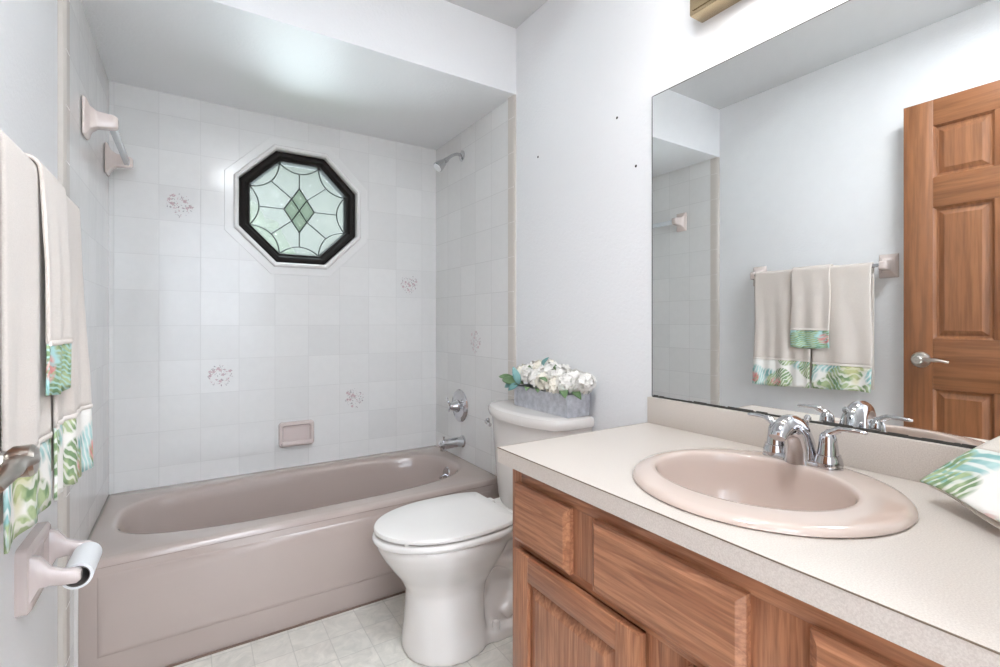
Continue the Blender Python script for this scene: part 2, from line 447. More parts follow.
# back wall with octagonal opening
OX, OZ = 0.765, 1.69
def octv(R, cx=OX, cz=OZ):     # R = apothem; vertices with flat top, bottom and sides
    r = R / cos(pi / 8)
    return [(cx + r * cos(pi / 8 + k * pi / 4), cz + r * sin(pi / 8 + k * pi / 4)) for k in range(8)]
def wall_octo(x0, x1, z0, z1, yf, yb, R):
    bm = B(); V = {}
    o = octv(R)
    def rows(y):
        a = [bm.verts.new((x, y, z)) for x, z in o]
        # o: 0 right-up, 1 top-right, 2 top-left, 3 left-up, 4 left-down, 5 bot-left, 6 bot-right, 7 right-down
        tgt = [(x1, o[0][1]), (o[1][0], z1), (o[2][0], z1), (x0, o[3][1]), (x0, o[4][1]), (o[5][0], z0), (o[6][0], z0), (x1, o[7][1])]
        b = [bm.verts.new((x, y, z)) for x, z in tgt]
        c = [bm.verts.new(q) for q in ((x1, y, z1), (x0, y, z1), (x0, y, z0), (x1, y, z0))]
        bm.faces.new((a[1], a[2], b[2], b[1])); bm.faces.new((a[3], a[4], b[4], b[3]))
        bm.faces.new((a[5], a[6], b[6], b[5])); bm.faces.new((a[7], a[0], b[0], b[7]))
        bm.faces.new((a[0], a[1], b[1], c[0], b[0])); bm.faces.new((a[2], a[3], b[3], c[1], b[2]))
        bm.faces.new((a[4], a[5], b[5], c[2], b[4])); bm.faces.new((a[6], a[7], b[7], c[3], b[6]))
        return a
    A = rows(yf); Bk = rows(yb)
    for k in range(8):
        j = (k + 1) % 8
        bm.faces.new((A[k], A[j], Bk[j], Bk[k]))
    return bm
wb = S('wall_back', wall_octo(-T, W + T, 0, HC + 0.1, D, D + 0.15, 0.285), M['tile_x'], ang=20)
# side wall tiles: slabs 6 mm thick plus a bullnose column
sbox('wall_tile_left', WL, 0.004, YH + 0.05, D, 0.0, HA, m='tile_y')
sbox('wall_tile_right', W - 0.006, W, YH + 0.05, D, 0.0, HA, m='tile_y')
for nm, xa, s in (('trim_2', 0.0, 1), ('trim_3', W, -1)):
    bm = B()
    x_in = WL if s > 0 else 0.0; q_ = 0.005 if s > 0 else 0.010
    prof = [(x_in, 0), (q_ - 0.006, 0.001), (q_ - 0.001, 0.008), (q_, 0.018), (q_, 0.051), (x_in, 0.052)]
    L = [[(xa + s * p_[0], YH + p_[1], z) for p_ in prof] for z in (0.0, HA)]
    loft(bm, L)
    t_ = S(nm, bm, M['trimtile'])
    for k in range(13):        # joints between the bullnose pieces
        z = 0.16 + k * 0.156
        jb = B(); box(jb, min(xa, xa + s * (q_ + .0004)), max(xa, xa + s * (q_ + .0004)), YH + 0.006, YH + 0.051, z, z + 0.0018)
        if k == 0: allj = B()
        me_ = bpy.data.meshes.new('tmp'); jb.to_mesh(me_); jb.free(); allj.from_mesh(me_); bpy.data.meshes.remove(me_)
    obj('grout_joint', allj, M['caulk'], t_)
# dark seam between tiles / tub and white inner beads
# nail holes in the right wall and small scuffs
wr = bpy.data.objects['wall_right']
for y, z in ((1.612, 1.807), (1.167, 1.812), (1.084, 1.625)):
    bm = B(); lathe(bm, [(0.0045, -0.001), (0.0045, 0.0008), (0.002, 0.0010)], (W, y, z), (-1, 0, 0), 10)
    obj('nail_hole', bm, M['hole'], wr)

# flower motif tiles
M['fl_pink'] = simple('motif_pink', (0.58, 0.42, 0.44), 0.4)
M['fl_grey'] = simple('motif_grey', (0.42, 0.40, 0.41), 0.4)
M['fl_dark'] = simple('motif_dark', (0.35, 0.28, 0.30), 0.4)
def motif(cx, cz, side=None):
    bm = B(); rnd = random.Random(int(cx * 1000 + cz * 77))
    def P(u, w, n):
        if side == 'R': return (W - 0.006 - n, cx + u, cz + w)
        return (cx + u, D - n, cz + w)
    for k in range(95):
        a = rnd.uniform(0, 2 * pi); r = 0.050 * math.sqrt(rnd.random())
        u = r * cos(a) * 1.05; w = r * sin(a) * (1.0 if sin(a) > 0 else 1.25) * (1 - 0.35 * abs(u) / 0.05 * (sin(a) < 0))
        ln = rnd.uniform(0.002, 0.0055); wd = ln * rnd.uniform(0.3, 0.5); th = rnd.uniform(0, pi)
        pts = [(ln * cos(q) * cos(th) - wd * sin(q) * sin(th), ln * cos(q) * sin(th) + wd * sin(q) * cos(th)) for q in (i * pi / 3 for i in range(6))]
        f = bm.faces.new([bm.verts.new(P(u + x, w + z, 0.0006)) for x, z in pts]); f.material_index = rnd.choice([0, 0, 1, 1, 1, 2])
        if k % 12 == 0:
            for q in range(5):
                aa = q * 2 * pi / 5; uu = u + 0.0045 * cos(aa); ww = w + 0.0045 * sin(aa)
                f = bm.faces.new([bm.verts.new(P(uu + 0.0028 * cos(i * pi / 3), ww + 0.0028 * sin(i * pi / 3), 0.0008)) for i in range(6)])
                f.material_index = 0
    o = obj('flower_motif', bm, [M['fl_pink'], M['fl_grey'], M['fl_dark']], wb if side is None else bpy.data.objects['wall_tile_right'])
    return o
for cx_, cz_ in ((0.254, 1.645), (0.41, 0.866), (1.034, 0.71), (1.346, 1.335)): motif(cx_, cz_)
motif(2.13, 1.02, 'R')

# window
def octring(R0, y0, R1, y1): return [[(x, y0, z) for x, z in octv(R0)], [(x, y1, z) for x, z in octv(R1)]]
win = bpy.data.objects.new('window_1', None); COL.objects.link(win); win.location = (OX, D, OZ); win['kind'] = 'structure'
def octframe(Ro, Ri, prof):
    """prof: list of (apothem, y)"""
    bm = B(); L = [[(x, y, z) for x, z in octv(R)] for R, y in prof]; L.append(L[0])
    loft(bm, L, False, False); bmesh.ops.remove_doubles(bm, verts=bm.verts, dist=1e-5); return bm
obj('window_casing', octframe(0, 0, [(0.300, D), (0.300, D - 0.012), (0.294, D - 0.020), (0.285, D - 0.021), (0.279, D - 0.014), (0.275, D + 0.05), (0.285, D + 0.05)]), M['whiteframe'], win, 25)
obj('window_sash', octframe(0, 0, [(0.275, D + 0.012), (0.262, D + 0.008), (0.250, D + 0.010), (0.240, D + 0.022), (0.232, D + 0.024), (0.226, D + 0.045), (0.226, D + 0.07), (0.285, D + 0.07)]), M['black'], win, 25)
bm = octframe(0, 0, [(0.338, D), (0.336, D - 0.0015), (0.290, D - 0.0015), (0.290, D)]); obj('tile_surround', bm, M['plain_tile'], win, 25)
YG = D + 0.046
GX, GZ = OX, OZ
GA = 0.227
gv = octv(GA, GX, GZ)
bm = B(); loft(bm, [[(x, YG + 0.006, z) for x, z in gv], [(x, YG + 0.009, z) for x, z in gv]])
obj('glass_pane', bm, M['glass_a'], win)
dia = [(0, 0.113), (0.073, 0), (0, -0.113), (-0.073, 0)]
def q2(a, b, t): return (a[0] + (b[0] - a[0]) * t, a[1] + (b[1] - a[1]) * t)
c0 = (0, 0)
mids = [q2(dia[i], dia[(i + 1) % 4], 0.5) for i in range(4)]
for quad in ([dia[0], mids[0], c0, mids[3]], [mids[0], dia[1], mids[1], c0], [c0, mids[1], dia[2], mids[2]], [mids[3], c0, mids[2], dia[3]]):
    cx_ = sum(q[0] for q in quad) / 4; cz_ = sum(q[1] for q in quad) / 4
    bm = B()
    out = [(GX + x, YG + 0.005, GZ + z) for x, z in quad]
    inn = [(GX + cx_ + (x - cx_) * 0.55, YG - 0.002, GZ + cz_ + (z - cz_) * 0.55) for x, z in quad]
    loft(bm, [out, inn]); obj('bevelled_glass', bm, M['glass_b'], win, 10)
bm = B()
def came(pts, r=0.0028): tube(bm, [(GX + x, YG, GZ + z) for x, z in pts], r, 6, hint=Vector((0, 1, 0)))
for k in range(8):
    a, b = gv[k], gv[(k + 1) % 8]
    a = (a[0] - GX, a[1] - GZ); b = (b[0] - GX, b[1] - GZ)
    m_ = q2(a, b, 0.5); dep = 0.040
    rr = math.hypot(*m_); nrm = (-m_[0] / rr, -m_[1] / rr)
    arc = [(q2(a, b, t)[0] + nrm[0] * dep * 4 * t * (1 - t), q2(a, b, t)[1] + nrm[1] * dep * 4 * t * (1 - t)) for t in [i / 12 for i in range(13)]]
    came(arc)
    am = (m_[0] + nrm[0] * dep, m_[1] + nrm[1] * dep)
    # gv edges: 0 diag-up-right,1 top,2 diag-up-left,3 left,4 diag,5 bottom,6 diag,7 right
    end = {0: mids[0], 1: dia[0], 2: mids[3], 3: dia[3], 4: mids[2], 5: dia[2], 6: mids[1], 7: dia[1]}[k]
    came([am, end])
for i in range(4): came([dia[i], dia[(i + 1) % 4]], 0.0034)
came([mids[0], mids[2]], 0.003); came([mids[1], mids[3]], 0.003)
obj('lead_came', bm, M['lead'], win)
# world beyond the window: lawn and hedge
sbox('ground', -6, 9, D + 0.16, 14, -0.4, -0.3, m='grass')
bm = B(); rnd = random.Random(3)
for k in range(260):
    x = rnd.uniform(-2.6, 1.15); z = rnd.uniform(-0.2, 3.3 - 0.9 * max(0, x)); y = rnd.uniform(7.0, 7.7)
    r = bmesh.ops.create_icosphere(bm, subdivisions=2, radius=rnd.uniform(0.16, 0.34)); 
    for v_ in r['verts']: v_.co = v_.co * rnd.uniform(0.85, 1.15) + Vector((x, y, z))
hg = obj('hedge', bm, M['canopy_leaf'], None); tag(hg, 'leafy green hedge seen through the octagonal window', 'hedge')

# ------------------------------------------------------------------ bathtub
YT = 1.886; HT = 0.390
tub = thing('bathtub', 'mauve pink bathtub built into the tiled alcove under the octagonal window', 'bathtub', (W / 2, (YT + D) / 2, 0))
X0, X1 = 0.012, W - 0.008; Y0, Y1 = YT, D - 0.002
n = 96
def rectloop(x0, x1, y0, y1, r, z):
    """rounded rect sampled by direction so that it pairs with the superellipse"""
    cx, cy = (x0 + x1) / 2, (y0 + y1) / 2; L = []
    ref = sellipse(0, 0, 1, 1, 3.0, n, 0)
    for (a, b, _) in ref:
        s = max(abs(a), abs(b)); a, b = a / s, b / s
        L.append((cx + a * (x1 - x0) / 2, cy + b * (y1 - y0) / 2, z))
    return L
bx0, bx1, by0, by1 = 0.072, 1.435, 1.985, 2.525
bcx, bcy, brx, bry = (bx0 + bx1) / 2, (by0 + by1) / 2, (bx1 - bx0) / 2, (by1 - by0) / 2
def bl(dx, dy, z, e=3.0, sh=0): return sellipse(bcx + sh, bcy, brx + dx, bry + dy, e, n, z)
bm = B()
loops = [rectloop(X0, X1, Y0 + 0.02, Y1, 0, HT - 0.035), rectloop(X0, X1, Y0 + 0.001, Y1, 0, HT - 0.022), rectloop(X0, X1, Y0 + 0.003, Y1, 0, HT - 0.008), rectloop(X0, X1, Y0 + 0.012, Y1, 0, HT - 0.001), rectloop(X0 + .004, X1 - .004, Y0 + 0.022, Y1 - .002, 0, HT),
         bl(0.020, 0.020, HT), bl(0.008, 0.008, HT - 0.002), bl(0.0, 0.0, HT - 0.009), bl(-0.008, -0.007, HT - 0.025), bl(-0.02, -0.014, HT - 0.06),
         bl(-0.05, -0.03, 0.22, 3.0, 0.01), bl(-0.085, -0.045, 0.14, 2.9, 0.02), bl(-0.115, -0.062, 0.105, 2.8, 0.03), bl(-0.16, -0.09, 0.088, 2.6, 0.04), bl(-0.3, -0.16, 0.083, 2.4, 0.06), bl(-0.5, -0.22, 0.080, 2.2, 0.08)]
loft(bm, loops, False, True)
obj('basin', bm, M['mauve'], tub, 50)
# apron with a slightly proud panel above a toe band
bm = B()
box(bm, X0, X1, YT + 0.004, YT + 0.030, 0.0, HT - 0.024, 0.003)
def ap(x0, x1, z0, z1, y): return [(x0, y, z0), (x1, y, z0), (x1, y, z1), (x0, y, z1)]
loft(bm, [ap(0.055, X1 - 0.05, 0.092, HT - 0.045, YT + 0.006), ap(0.062, X1 - 0.057, 0.100, HT - 0.055, YT - 0.001), ap(0.075, X1 - 0.07, 0.112, HT - 0.085, YT - 0.003)], False, True)
obj('apron', bm, M['mauve'], tub, 40)
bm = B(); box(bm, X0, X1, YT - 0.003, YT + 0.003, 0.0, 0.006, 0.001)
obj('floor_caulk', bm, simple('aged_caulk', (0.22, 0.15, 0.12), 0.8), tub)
bm = B()
box(bm, 0.004, 0.0125, YT, D - 0.003, HT - 0.006, HT - 0.001)
obj('wall_caulk', bm, M['grout_dark'], tub)
bm = B(); box(bm, 0.0042, 0.0135, YT - 0.001, YT + 0.006, 0.0, HT - 0.008, 0.001); obj('corner_caulk', bm, M['caulk'], tub)
# overflow plate with trip lever on the drain end
ovx, ovy, ovz = 1.413, 2.262, 0.325
bm = B(); lathe(bm, [(0.034, 0), (0.036, 0.003), (0.033, 0.008), (0.012, 0.012)], (ovx + 0.006, ovy, ovz), (-1, 0, 0.15), 26)
ov = obj('overflow_plate', bm, M['chrome'], tub)
bm = B(); tube(bm, [(ovx - 0.002, ovy, ovz), (ovx - 0.022, ovy - 0.004, ovz - 0.004), (ovx - 0.040, ovy - 0.012, ovz - 0.012)], [0.005, 0.0045, 0.007], 8)
obj('trip_lever', bm, M['chrome'], ov)
bm = B(); lathe(bm, [(0.03, 0), (0.03, 0.003), (0.02, 0.005), (0.012, 0.002)], (1.22, 2.255, 0.083), (0, 0, 1), 22)
obj('drain', bm, M['chrome'], tub)

# tub spout
sp = thing('tub_spout', 'chrome tub spout on the tiled wall just above the tub rim', 'faucet', (W - 0.006, 2.265, 0.478))
bm = B(); xw = W - 0.006
tube(bm, [(xw, 2.265, 0.482), (xw - 0.05, 2.265, 0.482), (xw - 0.10, 2.265, 0.480), (xw - 0.125, 2.265, 0.476), (xw - 0.136, 2.265, 0.471)], [0.027, 0.026, 0.025, 0.023, 0.013], 20)
tube(bm, [(xw - 0.115, 2.265, 0.472), (xw - 0.115, 2.265, 0.448)], [0.017, 0.017], 14)
obj('spout_body', bm, M['chrome'], sp)
bm = B(); tube(bm, [(xw - 0.112, 2.265, 0.500), (xw - 0.112, 2.265, 0.514), (xw - 0.112, 2.265, 0.520)], [0.0035, 0.0035, 0.007], 8)
obj('diverter_knob', bm, M['chrome'], sp)
bm = B(); lathe(bm, [(0.032, 0), (0.033, 0.004), (0.028, 0.007)], (xw, 2.265, 0.482), (-1, 0, 0), 24)
obj('flange', bm, M['chrome'], sp)
# shower valve
vy, vz = 2.293, 0.668
va_ = thing('shower_valve', 'round chrome shower valve with lever handle above the tub spout', 'faucet', (xw, vy, vz))
bm = B(); lathe(bm, [(0.084, 0), (0.087, 0.003), (0.084, 0.008), (0.066, 0.014), (0.060, 0.012), (0.054, 0.013), (0.034, 0.020)], (xw, vy, vz), (-1, 0, 0), 40)
obj('escutcheon', bm, M['chrome'], va_)
bm = B(); lathe(bm, [(0.034, 0.0), (0.034, 0.012), (0.028, 0.020), (0.020, 0.045), (0.014, 0.052)], (xw - 0.012, vy, vz), (-1, 0, 0), 26)
kn = obj('handle_hub', bm, M['chrome'], va_)
bm = B(); tube(bm, catmull([(xw - 0.052, vy, vz), (xw - 0.064, vy + 0.0, vz + 0.012), (xw - 0.072, vy + 0.005, vz + 0.03), (xw - 0.076, vy + 0.012, vz + 0.045)], 3), 0.006, 8)
tube(bm, catmull([(xw - 0.052, vy, vz), (xw - 0.066, vy, vz - 0.010), (xw - 0.074, vy - 0.005, vz - 0.025)], 3), 0.006, 8)
obj('lever', bm, M['chrome'], va_)
# shower head
sy, sz = 2.272, 2.002
sh = thing('shower_fixture', 'small chrome shower head on a short arm high on the right tiled wall', 'shower head', (xw, sy, sz))
bm = B(); lathe(bm, [(0.028, 0), (0.029, 0.003), (0.020, 0.010), (0.010, 0.013)], (xw, sy, sz), (-1, 0, 0), 24); obj('wall_flange', bm, M['chrome'], sh)
bm = B(); tube(bm, catmull([(xw, sy, sz), (xw - 0.03, sy, sz + 0.004), (xw - 0.065, sy, sz - 0.012), (xw - 0.095, sy, sz - 0.040)], 5), 0.0085, 12); obj('shower_arm', bm, M['chrome'], sh)
ax = Vector((-0.72, 0, -0.69)).normalized()
bm = B(); lathe(bm, [(0.012, -0.006), (0.014, 0.006), (0.012, 0.014), (0.018, 0.022), (0.024, 0.045), (0.028, 0.062), (0.028, 0.070), (0.024, 0.072)], (xw - 0.093, sy, sz - 0.037), ax, 24)
hh = obj('shower_nozzle', bm, M['chrome'], sh)
bm = B(); lathe(bm, [(0.023, 0.0715), (0.022, 0.076)], (xw - 0.093, sy, sz - 0.037), ax, 20)
tag(obj('spray_face', bm, simple('white_plastic', (0.85, 0.86, 0.87), 0.3), hh), 'white spray face')

# soap dish
sd = thing('soap_dish', 'mauve ceramic soap dish recessed in the tiled back wall above the tub', 'soap dish', (0.743, D, 0.50))
bm = B()
def rr(x0, x1, z0, z1, r, y):
    L = []; m_ = 5
    for (cx, cz, a0) in ((x1 - r, z1 - r, 0), (x0 + r, z1 - r, pi / 2), (x0 + r, z0 + r, pi), (x1 - r, z0 + r, 3 * pi / 2)):
        for k in range(m_): a = a0 + k * (pi / 2) / (m_ - 1); L.append((cx + r * cos(a), y, cz + r * sin(a)))
    return L
sx0, sx1, sz0, sz1 = 0.660, 0.826, 0.494, 0.617
loft(bm, [rr(sx0, sx1, sz0, sz1, 0.016, D), rr(sx0, sx1, sz0, sz1, 0.016, D - 0.012), rr(sx0 + .005, sx1 - .005, sz0 + .005, sz1 - .005, 0.013, D - 0.018), rr(sx0 + .016, sx1 - .016, sz0 + .018, sz1 - .016, 0.010, D - 0.018), rr(sx0 + .022, sx1 - .022, sz0 + .026, sz1 - .022, 0.008, D - 0.002)], False, True)
obj('dish_body', bm, M['mauve_ceramic'], sd, 40)
bm = B(); box(bm, sx0 + 0.01, sx1 - 0.01, D - 0.045, D - 0.006, sz0 + 0.008, sz0 + 0.022, 0.006, 3)
box(bm, sx0 + 0.01, sx1 - 0.01, D - 0.048, D - 0.041, sz0 + 0.014, sz0 + 0.034, 0.003, 3)
obj('dish_lip', bm, M['mauve_ceramic'], sd, 40)

# ceramic bar posts (shower bar, towel bar)
def post(cy, cz, x0, reach, zw, mt, parent, down=0.0):
    reach = reach - x0 if x0 < 0 else reach
    """square flared plate and neck reaching out from the left wall"""
    def sq(hy, hz, x, dz=0.0): return [(x, cy - hy, cz - hz + dz), (x, cy + hy, cz - hz + dz), (x, cy + hy, cz + hz + dz), (x, cy - hy, cz + hz + dz)]
    bm = B()
    loft(bm, [sq(0.038, zw, x0), sq(0.038, zw, x0 + 0.007), sq(0.033, zw - .005, x0 + 0.011), sq(0.024, zw * .62, x0 + 0.018), sq(0.018, zw * .42, x0 + 0.035, down), sq(0.017, 0.021, x0 + reach - 0.01, down), sq(0.013, 0.016, x0 + reach, down)], True, True)
    es = [e_ for e_ in bm.edges if e_.calc_length() > 0.006]
    bmesh.ops.bevel(bm, geom=es, offset=0.003, segments=2, profile=0.5, affect='EDGES')
    return obj('post', bm, mt, parent, 45)
zb = 1.768
sb = thing('shower_towel_bar', 'pink ceramic towel bar with clear rod on the left shower wall', 'towel bar', (0.006, 2.25, zb))
post(2.03, zb + 0.006, 0.006, 0.088, 0.060, M['pinkbar'], sb)
post(2.50, zb + 0.006, 0.006, 0.088, 0.060, M['pinkbar'], sb)
bm = B(); box(bm, 0.066, 0.084, 2.045, 2.485, zb - 0.010, zb + 0.016, 0.002)
obj('rod', bm, M['acrylic'], sb)

# ------------------------------------------------------------------ towel rail with three towels
zr = 1.378; xr = 0.060
rail = thing('towel_rail', 'wall towel rail with pinkish ceramic posts holding the three towels', 'towel bar', (0, 1.2, zr))
post(0.915, zr, WL, 0.070, 0.055, M['pinkbar'], rail)
post(1.520, zr, WL, 0.070, 0.055, M['pinkbar'], rail)
bm = B(); tube(bm, [(xr, 0.925, zr), (xr, 1.51, zr)], 0.0095, 16); obj('rail_bar', bm, M['chrome'], rail)

def towel(name, label, y0, y1, zf, zband, zback, rbar, xf, fold, band_mat, group, ph=0.0, thick=0.006, them=0.006):
    root = thing(name, label, 'towel', ((xf), (y0 + y1) / 2, zf), group)
    nu = 36
    def prof():
        P = []
        for k in range(14): t = k / 14; P.append((xr - rbar, zback + (zr - zback) * t, -1 + t))
        for k in range(9): a = pi - pi * k / 8; P.append((xr + rbar * cos(a), zr + rbar * sin(a) * 1.1, 0))
        nf = 34
        for k in range(1, nf + 1):
            t = k / nf; P.append((xr + rbar + (xf - xr - rbar) * min(1, t * 2.4) , zr + (zf - zr) * t, t))
        return P
    P = prof()
    def pt(i, j):
        x, z, t = P[j]; u = i / nu
        y = y0 + (y1 - y0) * u
        amp = 0.0
        if t > 0: amp = min(1, t * 1.6)
        fx = fold(u, t) * amp if t > 0 else -0.3 * fold(u, 0.5) * abs(t) * 0.3
        yy = y + (0.004 * sin(t * 7 + ph) if t > 0 else 0) * (1 if u in (0, 1) else 1)
        return Vector((max(0.012, x + fx), yy, z + (0.004 * sin(u * 5 + ph) if t > 0.98 else 0)))
    def sheet(j0, j1, off=0.0):
        bm = B(); rows = []
        for j in range(j0, j1 + 1):
            rows.append([bm.verts.new(pt(i, j) + Vector((off, 0, 0))) for i in range(nu + 1)])
        for a, b in zip(rows, rows[1:]):
            for i in range(nu): bm.faces.new((a[i], a[i + 1], b[i + 1], b[i]))
        return bm
    jb = next(j for j in range(len(P)) if P[j][2] > 0 and P[j][1] <= zband)
    def solid(o, th, off=0):
        s = o.modifiers.new('solid', 'SOLIDIFY'); s.thickness = th; s.offset = off; s.use_rim = True
    t1 = obj('terry_cloth', sheet(0, jb), M['terry'], root, 60, fixn=False); solid(t1, thick)
    t2 = obj('printed_band', sheet(jb, len(P) - 1), band_mat, root, 60, fixn=False); solid(t2, thick * 0.75)
    # stitched hem line above and below the printed band
    for jj, nm in ((jb, 'hem_line'),):
        bm = B()
        tube(bm, [pt(i, jj) + Vector((thick * 0.5, 0, 0.001)) for i in range(nu + 1)], [(0.0022, 0.005)] * (nu + 1), 8, hint=Vector((0, 0, 1)))
        obj(nm, bm, M['hem'], root, 60)
    return root
G = 'towels hanging on the wall towel rail'
towel('bath_towel', 'large beige towel with leafy printed hem, nearest the wooden door', 0.953, 1.207, 0.785, 0.922, 0.80, 0.013, 0.073,
      lambda u, t: 0.006 * sin(pi * u) + 0.0045 * sin(u * 13 + t * 2) * (0.5 + 0.5 * t), M['tropic_b'], G, 0.3)
towel('bath_towel', 'large beige towel with leafy printed hem, nearest the bathtub', 1.213, 1.500, 0.775, 0.925, 0.80, 0.013, 0.076,
      lambda u, t: 0.004 * sin(u * 14 + 1) + 0.0045 * sin(u * 27 + 2 * t) * (0.4 + 0.6 * t) + 0.018 * u * t, M['tropic_a'], G, 1.1)
towel('hand_towel', 'small beige hand towel with teal printed hem, draped over the two larger towels', 1.122, 1.302, 0.985, 1.080, 1.05, 0.021, 0.089,
      lambda u, t: 0.0035 * sin(u * 13 + 2 + t), M['tropic_c'], G, 2.0, 0.006)

# ------------------------------------------------------------------ toilet paper holder and roll
py0, py1, pz0, pz1 = 1.390, 1.576, 0.495, 0.636
tp = thing('toilet_paper_holder', 'mauve ceramic toilet paper holder on the left wall beside the tub', 'toilet paper holder', (0, 1.455, 0.58))
bm = B()
def rry(y0, y1, z0, z1, r, x):
    return [(x, a, c) for (a, b, c) in rr(y0, y1, z0, z1, r, 0)]
loft(bm, [rry(py0, py1, pz0, pz1, .012, WL), rry(py0, py1, pz0, pz1, .012, 0.007), rry(py0 + .006, py1 - .006, pz0 + .006, pz1 - .006, .010, 0.012), rry(py0 + .03, py1 - .03, pz0 + .03, pz1 - .03, .01, 0.012), rry(py0 + .038, py1 - .038, pz0 + .036, pz1 - .036, .01, 0.006)], True, True)
obj('back_plate', bm, M['mauve_ceramic'], tp, 40)
for yc_ in (py0 + 0.014, py1 - 0.014):
    bm = B(); L = []
    for x, hz, zc in ((0.002, 0.060, 0.566), (0.012, 0.048, 0.568), (0.025, 0.032, 0.578), (0.042, 0.019, 0.566), (0.065, 0.016, 0.558), (0.085, 0.015, 0.556), (0.093, 0.009, 0.556)):
        hy = 0.0105
        L.append([(x, yc_ - hy, zc - hz + .003), (x, yc_ - hy + .003, zc - hz), (x, yc_ + hy - .003, zc - hz), (x, yc_ + hy, zc - hz + .003), (x, yc_ + hy, zc + hz - .003), (x, yc_ + hy - .003, zc + hz), (x, yc_ - hy + .003, zc + hz), (x, yc_ - hy, zc + hz - .003)])
    loft(bm, L); obj('arm', bm, M['mauve_ceramic'], tp, 50)
bm = B(); tube(bm, [(0.080, py0 + 0.022, 0.557), (0.080, py1 - 0.022, 0.557)], 0.008, 14); obj('spindle', bm, M['pinkbar'], tp)
rl = thing('toilet_paper_roll', 'nearly empty white toilet paper roll on the mauve holder', 'toilet paper', (0.083, 1.483, 0.518))
bm = B(); ya, yb_ = 1.420, 1.546; ro, ri = 0.0285, 0.0215; n_ = 36
def ringy(r, y): return [(0.083 + r * cos(2 * pi * k / n_), y, 0.546 + r * sin(2 * pi * k / n_)) for k in range(n_)]
L = [ringy(ri + .0015, ya), ringy(ro, ya), ringy(ro, yb_), ringy(ri + .0015, yb_), ringy(ri + .0015, ya)]
loft(bm, L, False, False); bmesh.ops.remove_doubles(bm, verts=bm.verts, dist=1e-5)
obj('paper', bm, M['paper'], rl, 40)
bm = B(); L = [ringy(ri, ya - .001), ringy(ri + .0015, ya - .001), ringy(ri + .0015, yb_ + .001), ringy(ri, yb_ + .001), ringy(ri, ya - .001)]
loft(bm, L, False, False); bmesh.ops.remove_doubles(bm, verts=bm.verts, dist=1e-5)
tag(obj('cardboard_core', bm, M['cardboard'], rl, 40), 'dark grey cardboard core')

# ------------------------------------------------------------------ toilet
TY = 1.535
toi = thing('toilet', 'off-white toilet with closed lid between the bathtub and the vanity', 'toilet', (1.15, TY, 0))
def egg(x0, x1, hw, z, n=64, tail=2.6, nose=2.0, split=0.52):
    """front (x0) elliptical nose, back (x1) squarer"""
    cx = x0 + (x1 - x0) * split; L = []
    for k in range(n):
        t = 2 * pi * k / n; c, s = cos(t), sin(t)
        e = nose if c < 0 else tail
        rx = (cx - x0) if c < 0 else (x1 - cx)
        L.append((cx + rx * (abs(c) ** (2 / e)) * (1 if c >= 0 else -1), TY + hw * (abs(s) ** (2 / e)) * (1 if s >= 0 else -1), z))
    return L
bm = B()
# bowl and front pedestal
loft(bm, [egg(0.900, 1.19, 0.148, 0.0), egg(0.900, 1.19, 0.147, 0.03), egg(0.907, 1.18, 0.136, 0.09), egg(0.912, 1.18, 0.128, 0.16), egg(0.912, 1.19, 0.122, 0.21), egg(0.892, 1.22, 0.130, 0.25), egg(0.862, 1.25, 0.150, 0.29), egg(0.830, 1.27, 0.170, 0.335), egg(0.812, 1.28, 0.179, 0.370), egg(0.812, 1.28, 0.179, 0.392)])
# rear trapway body and foot flange, deck under the tank
loft(bm, [egg(1.06, 1.42, 0.085, 0.0), egg(1.06, 1.42, 0.085, 0.12), egg(1.05, 1.42, 0.080, 0.20), egg(1.05, 1.44, 0.095, 0.28), egg(1.05, 1.47, 0.115, 0.34), egg(1.05, 1.49, 0.150, 0.37), egg(1.05, 1.49, 0.155, 0.392)])
loft(bm, [egg(1.02, 1.44, 0.122, 0.0), egg(1.02, 1.44, 0.122, 0.035), egg(1.03, 1.43, 0.115, 0.045)])
# trapway bulge on both sides
for s in (-1, 1):
    tube(bm, catmull([(1.10, TY + s * 0.07, 0.27), (1.20, TY + s * 0.085, 0.29), (1.30, TY + s * 0.085, 0.23), (1.30, TY + s * 0.082, 0.13), (1.24, TY + s * 0.075, 0.07)], 5), [0.034] * 21, 12)
bo = obj('bowl', bm, M['porcelain'], toi, 180)
rm = bo.modifiers.new('remesh', 'REMESH'); rm.mode = 'VOXEL'; rm.voxel_size = 0.007; rm.use_smooth_shade = True
sm = bo.modifiers.new('smooth', 'SMOOTH'); sm.factor = 0.6; sm.iterations = 10
for s in (-1, 1):
    bm = B(); lathe(bm, [(0.014, 0), (0.014, 0.020), (0.011, 0.027), (0.004, 0.030)], (1.20, TY + s * 0.103, 0.040), (0, 0, 1), 18)
    obj('bolt_cap', bm, M['porcelain'], toi)
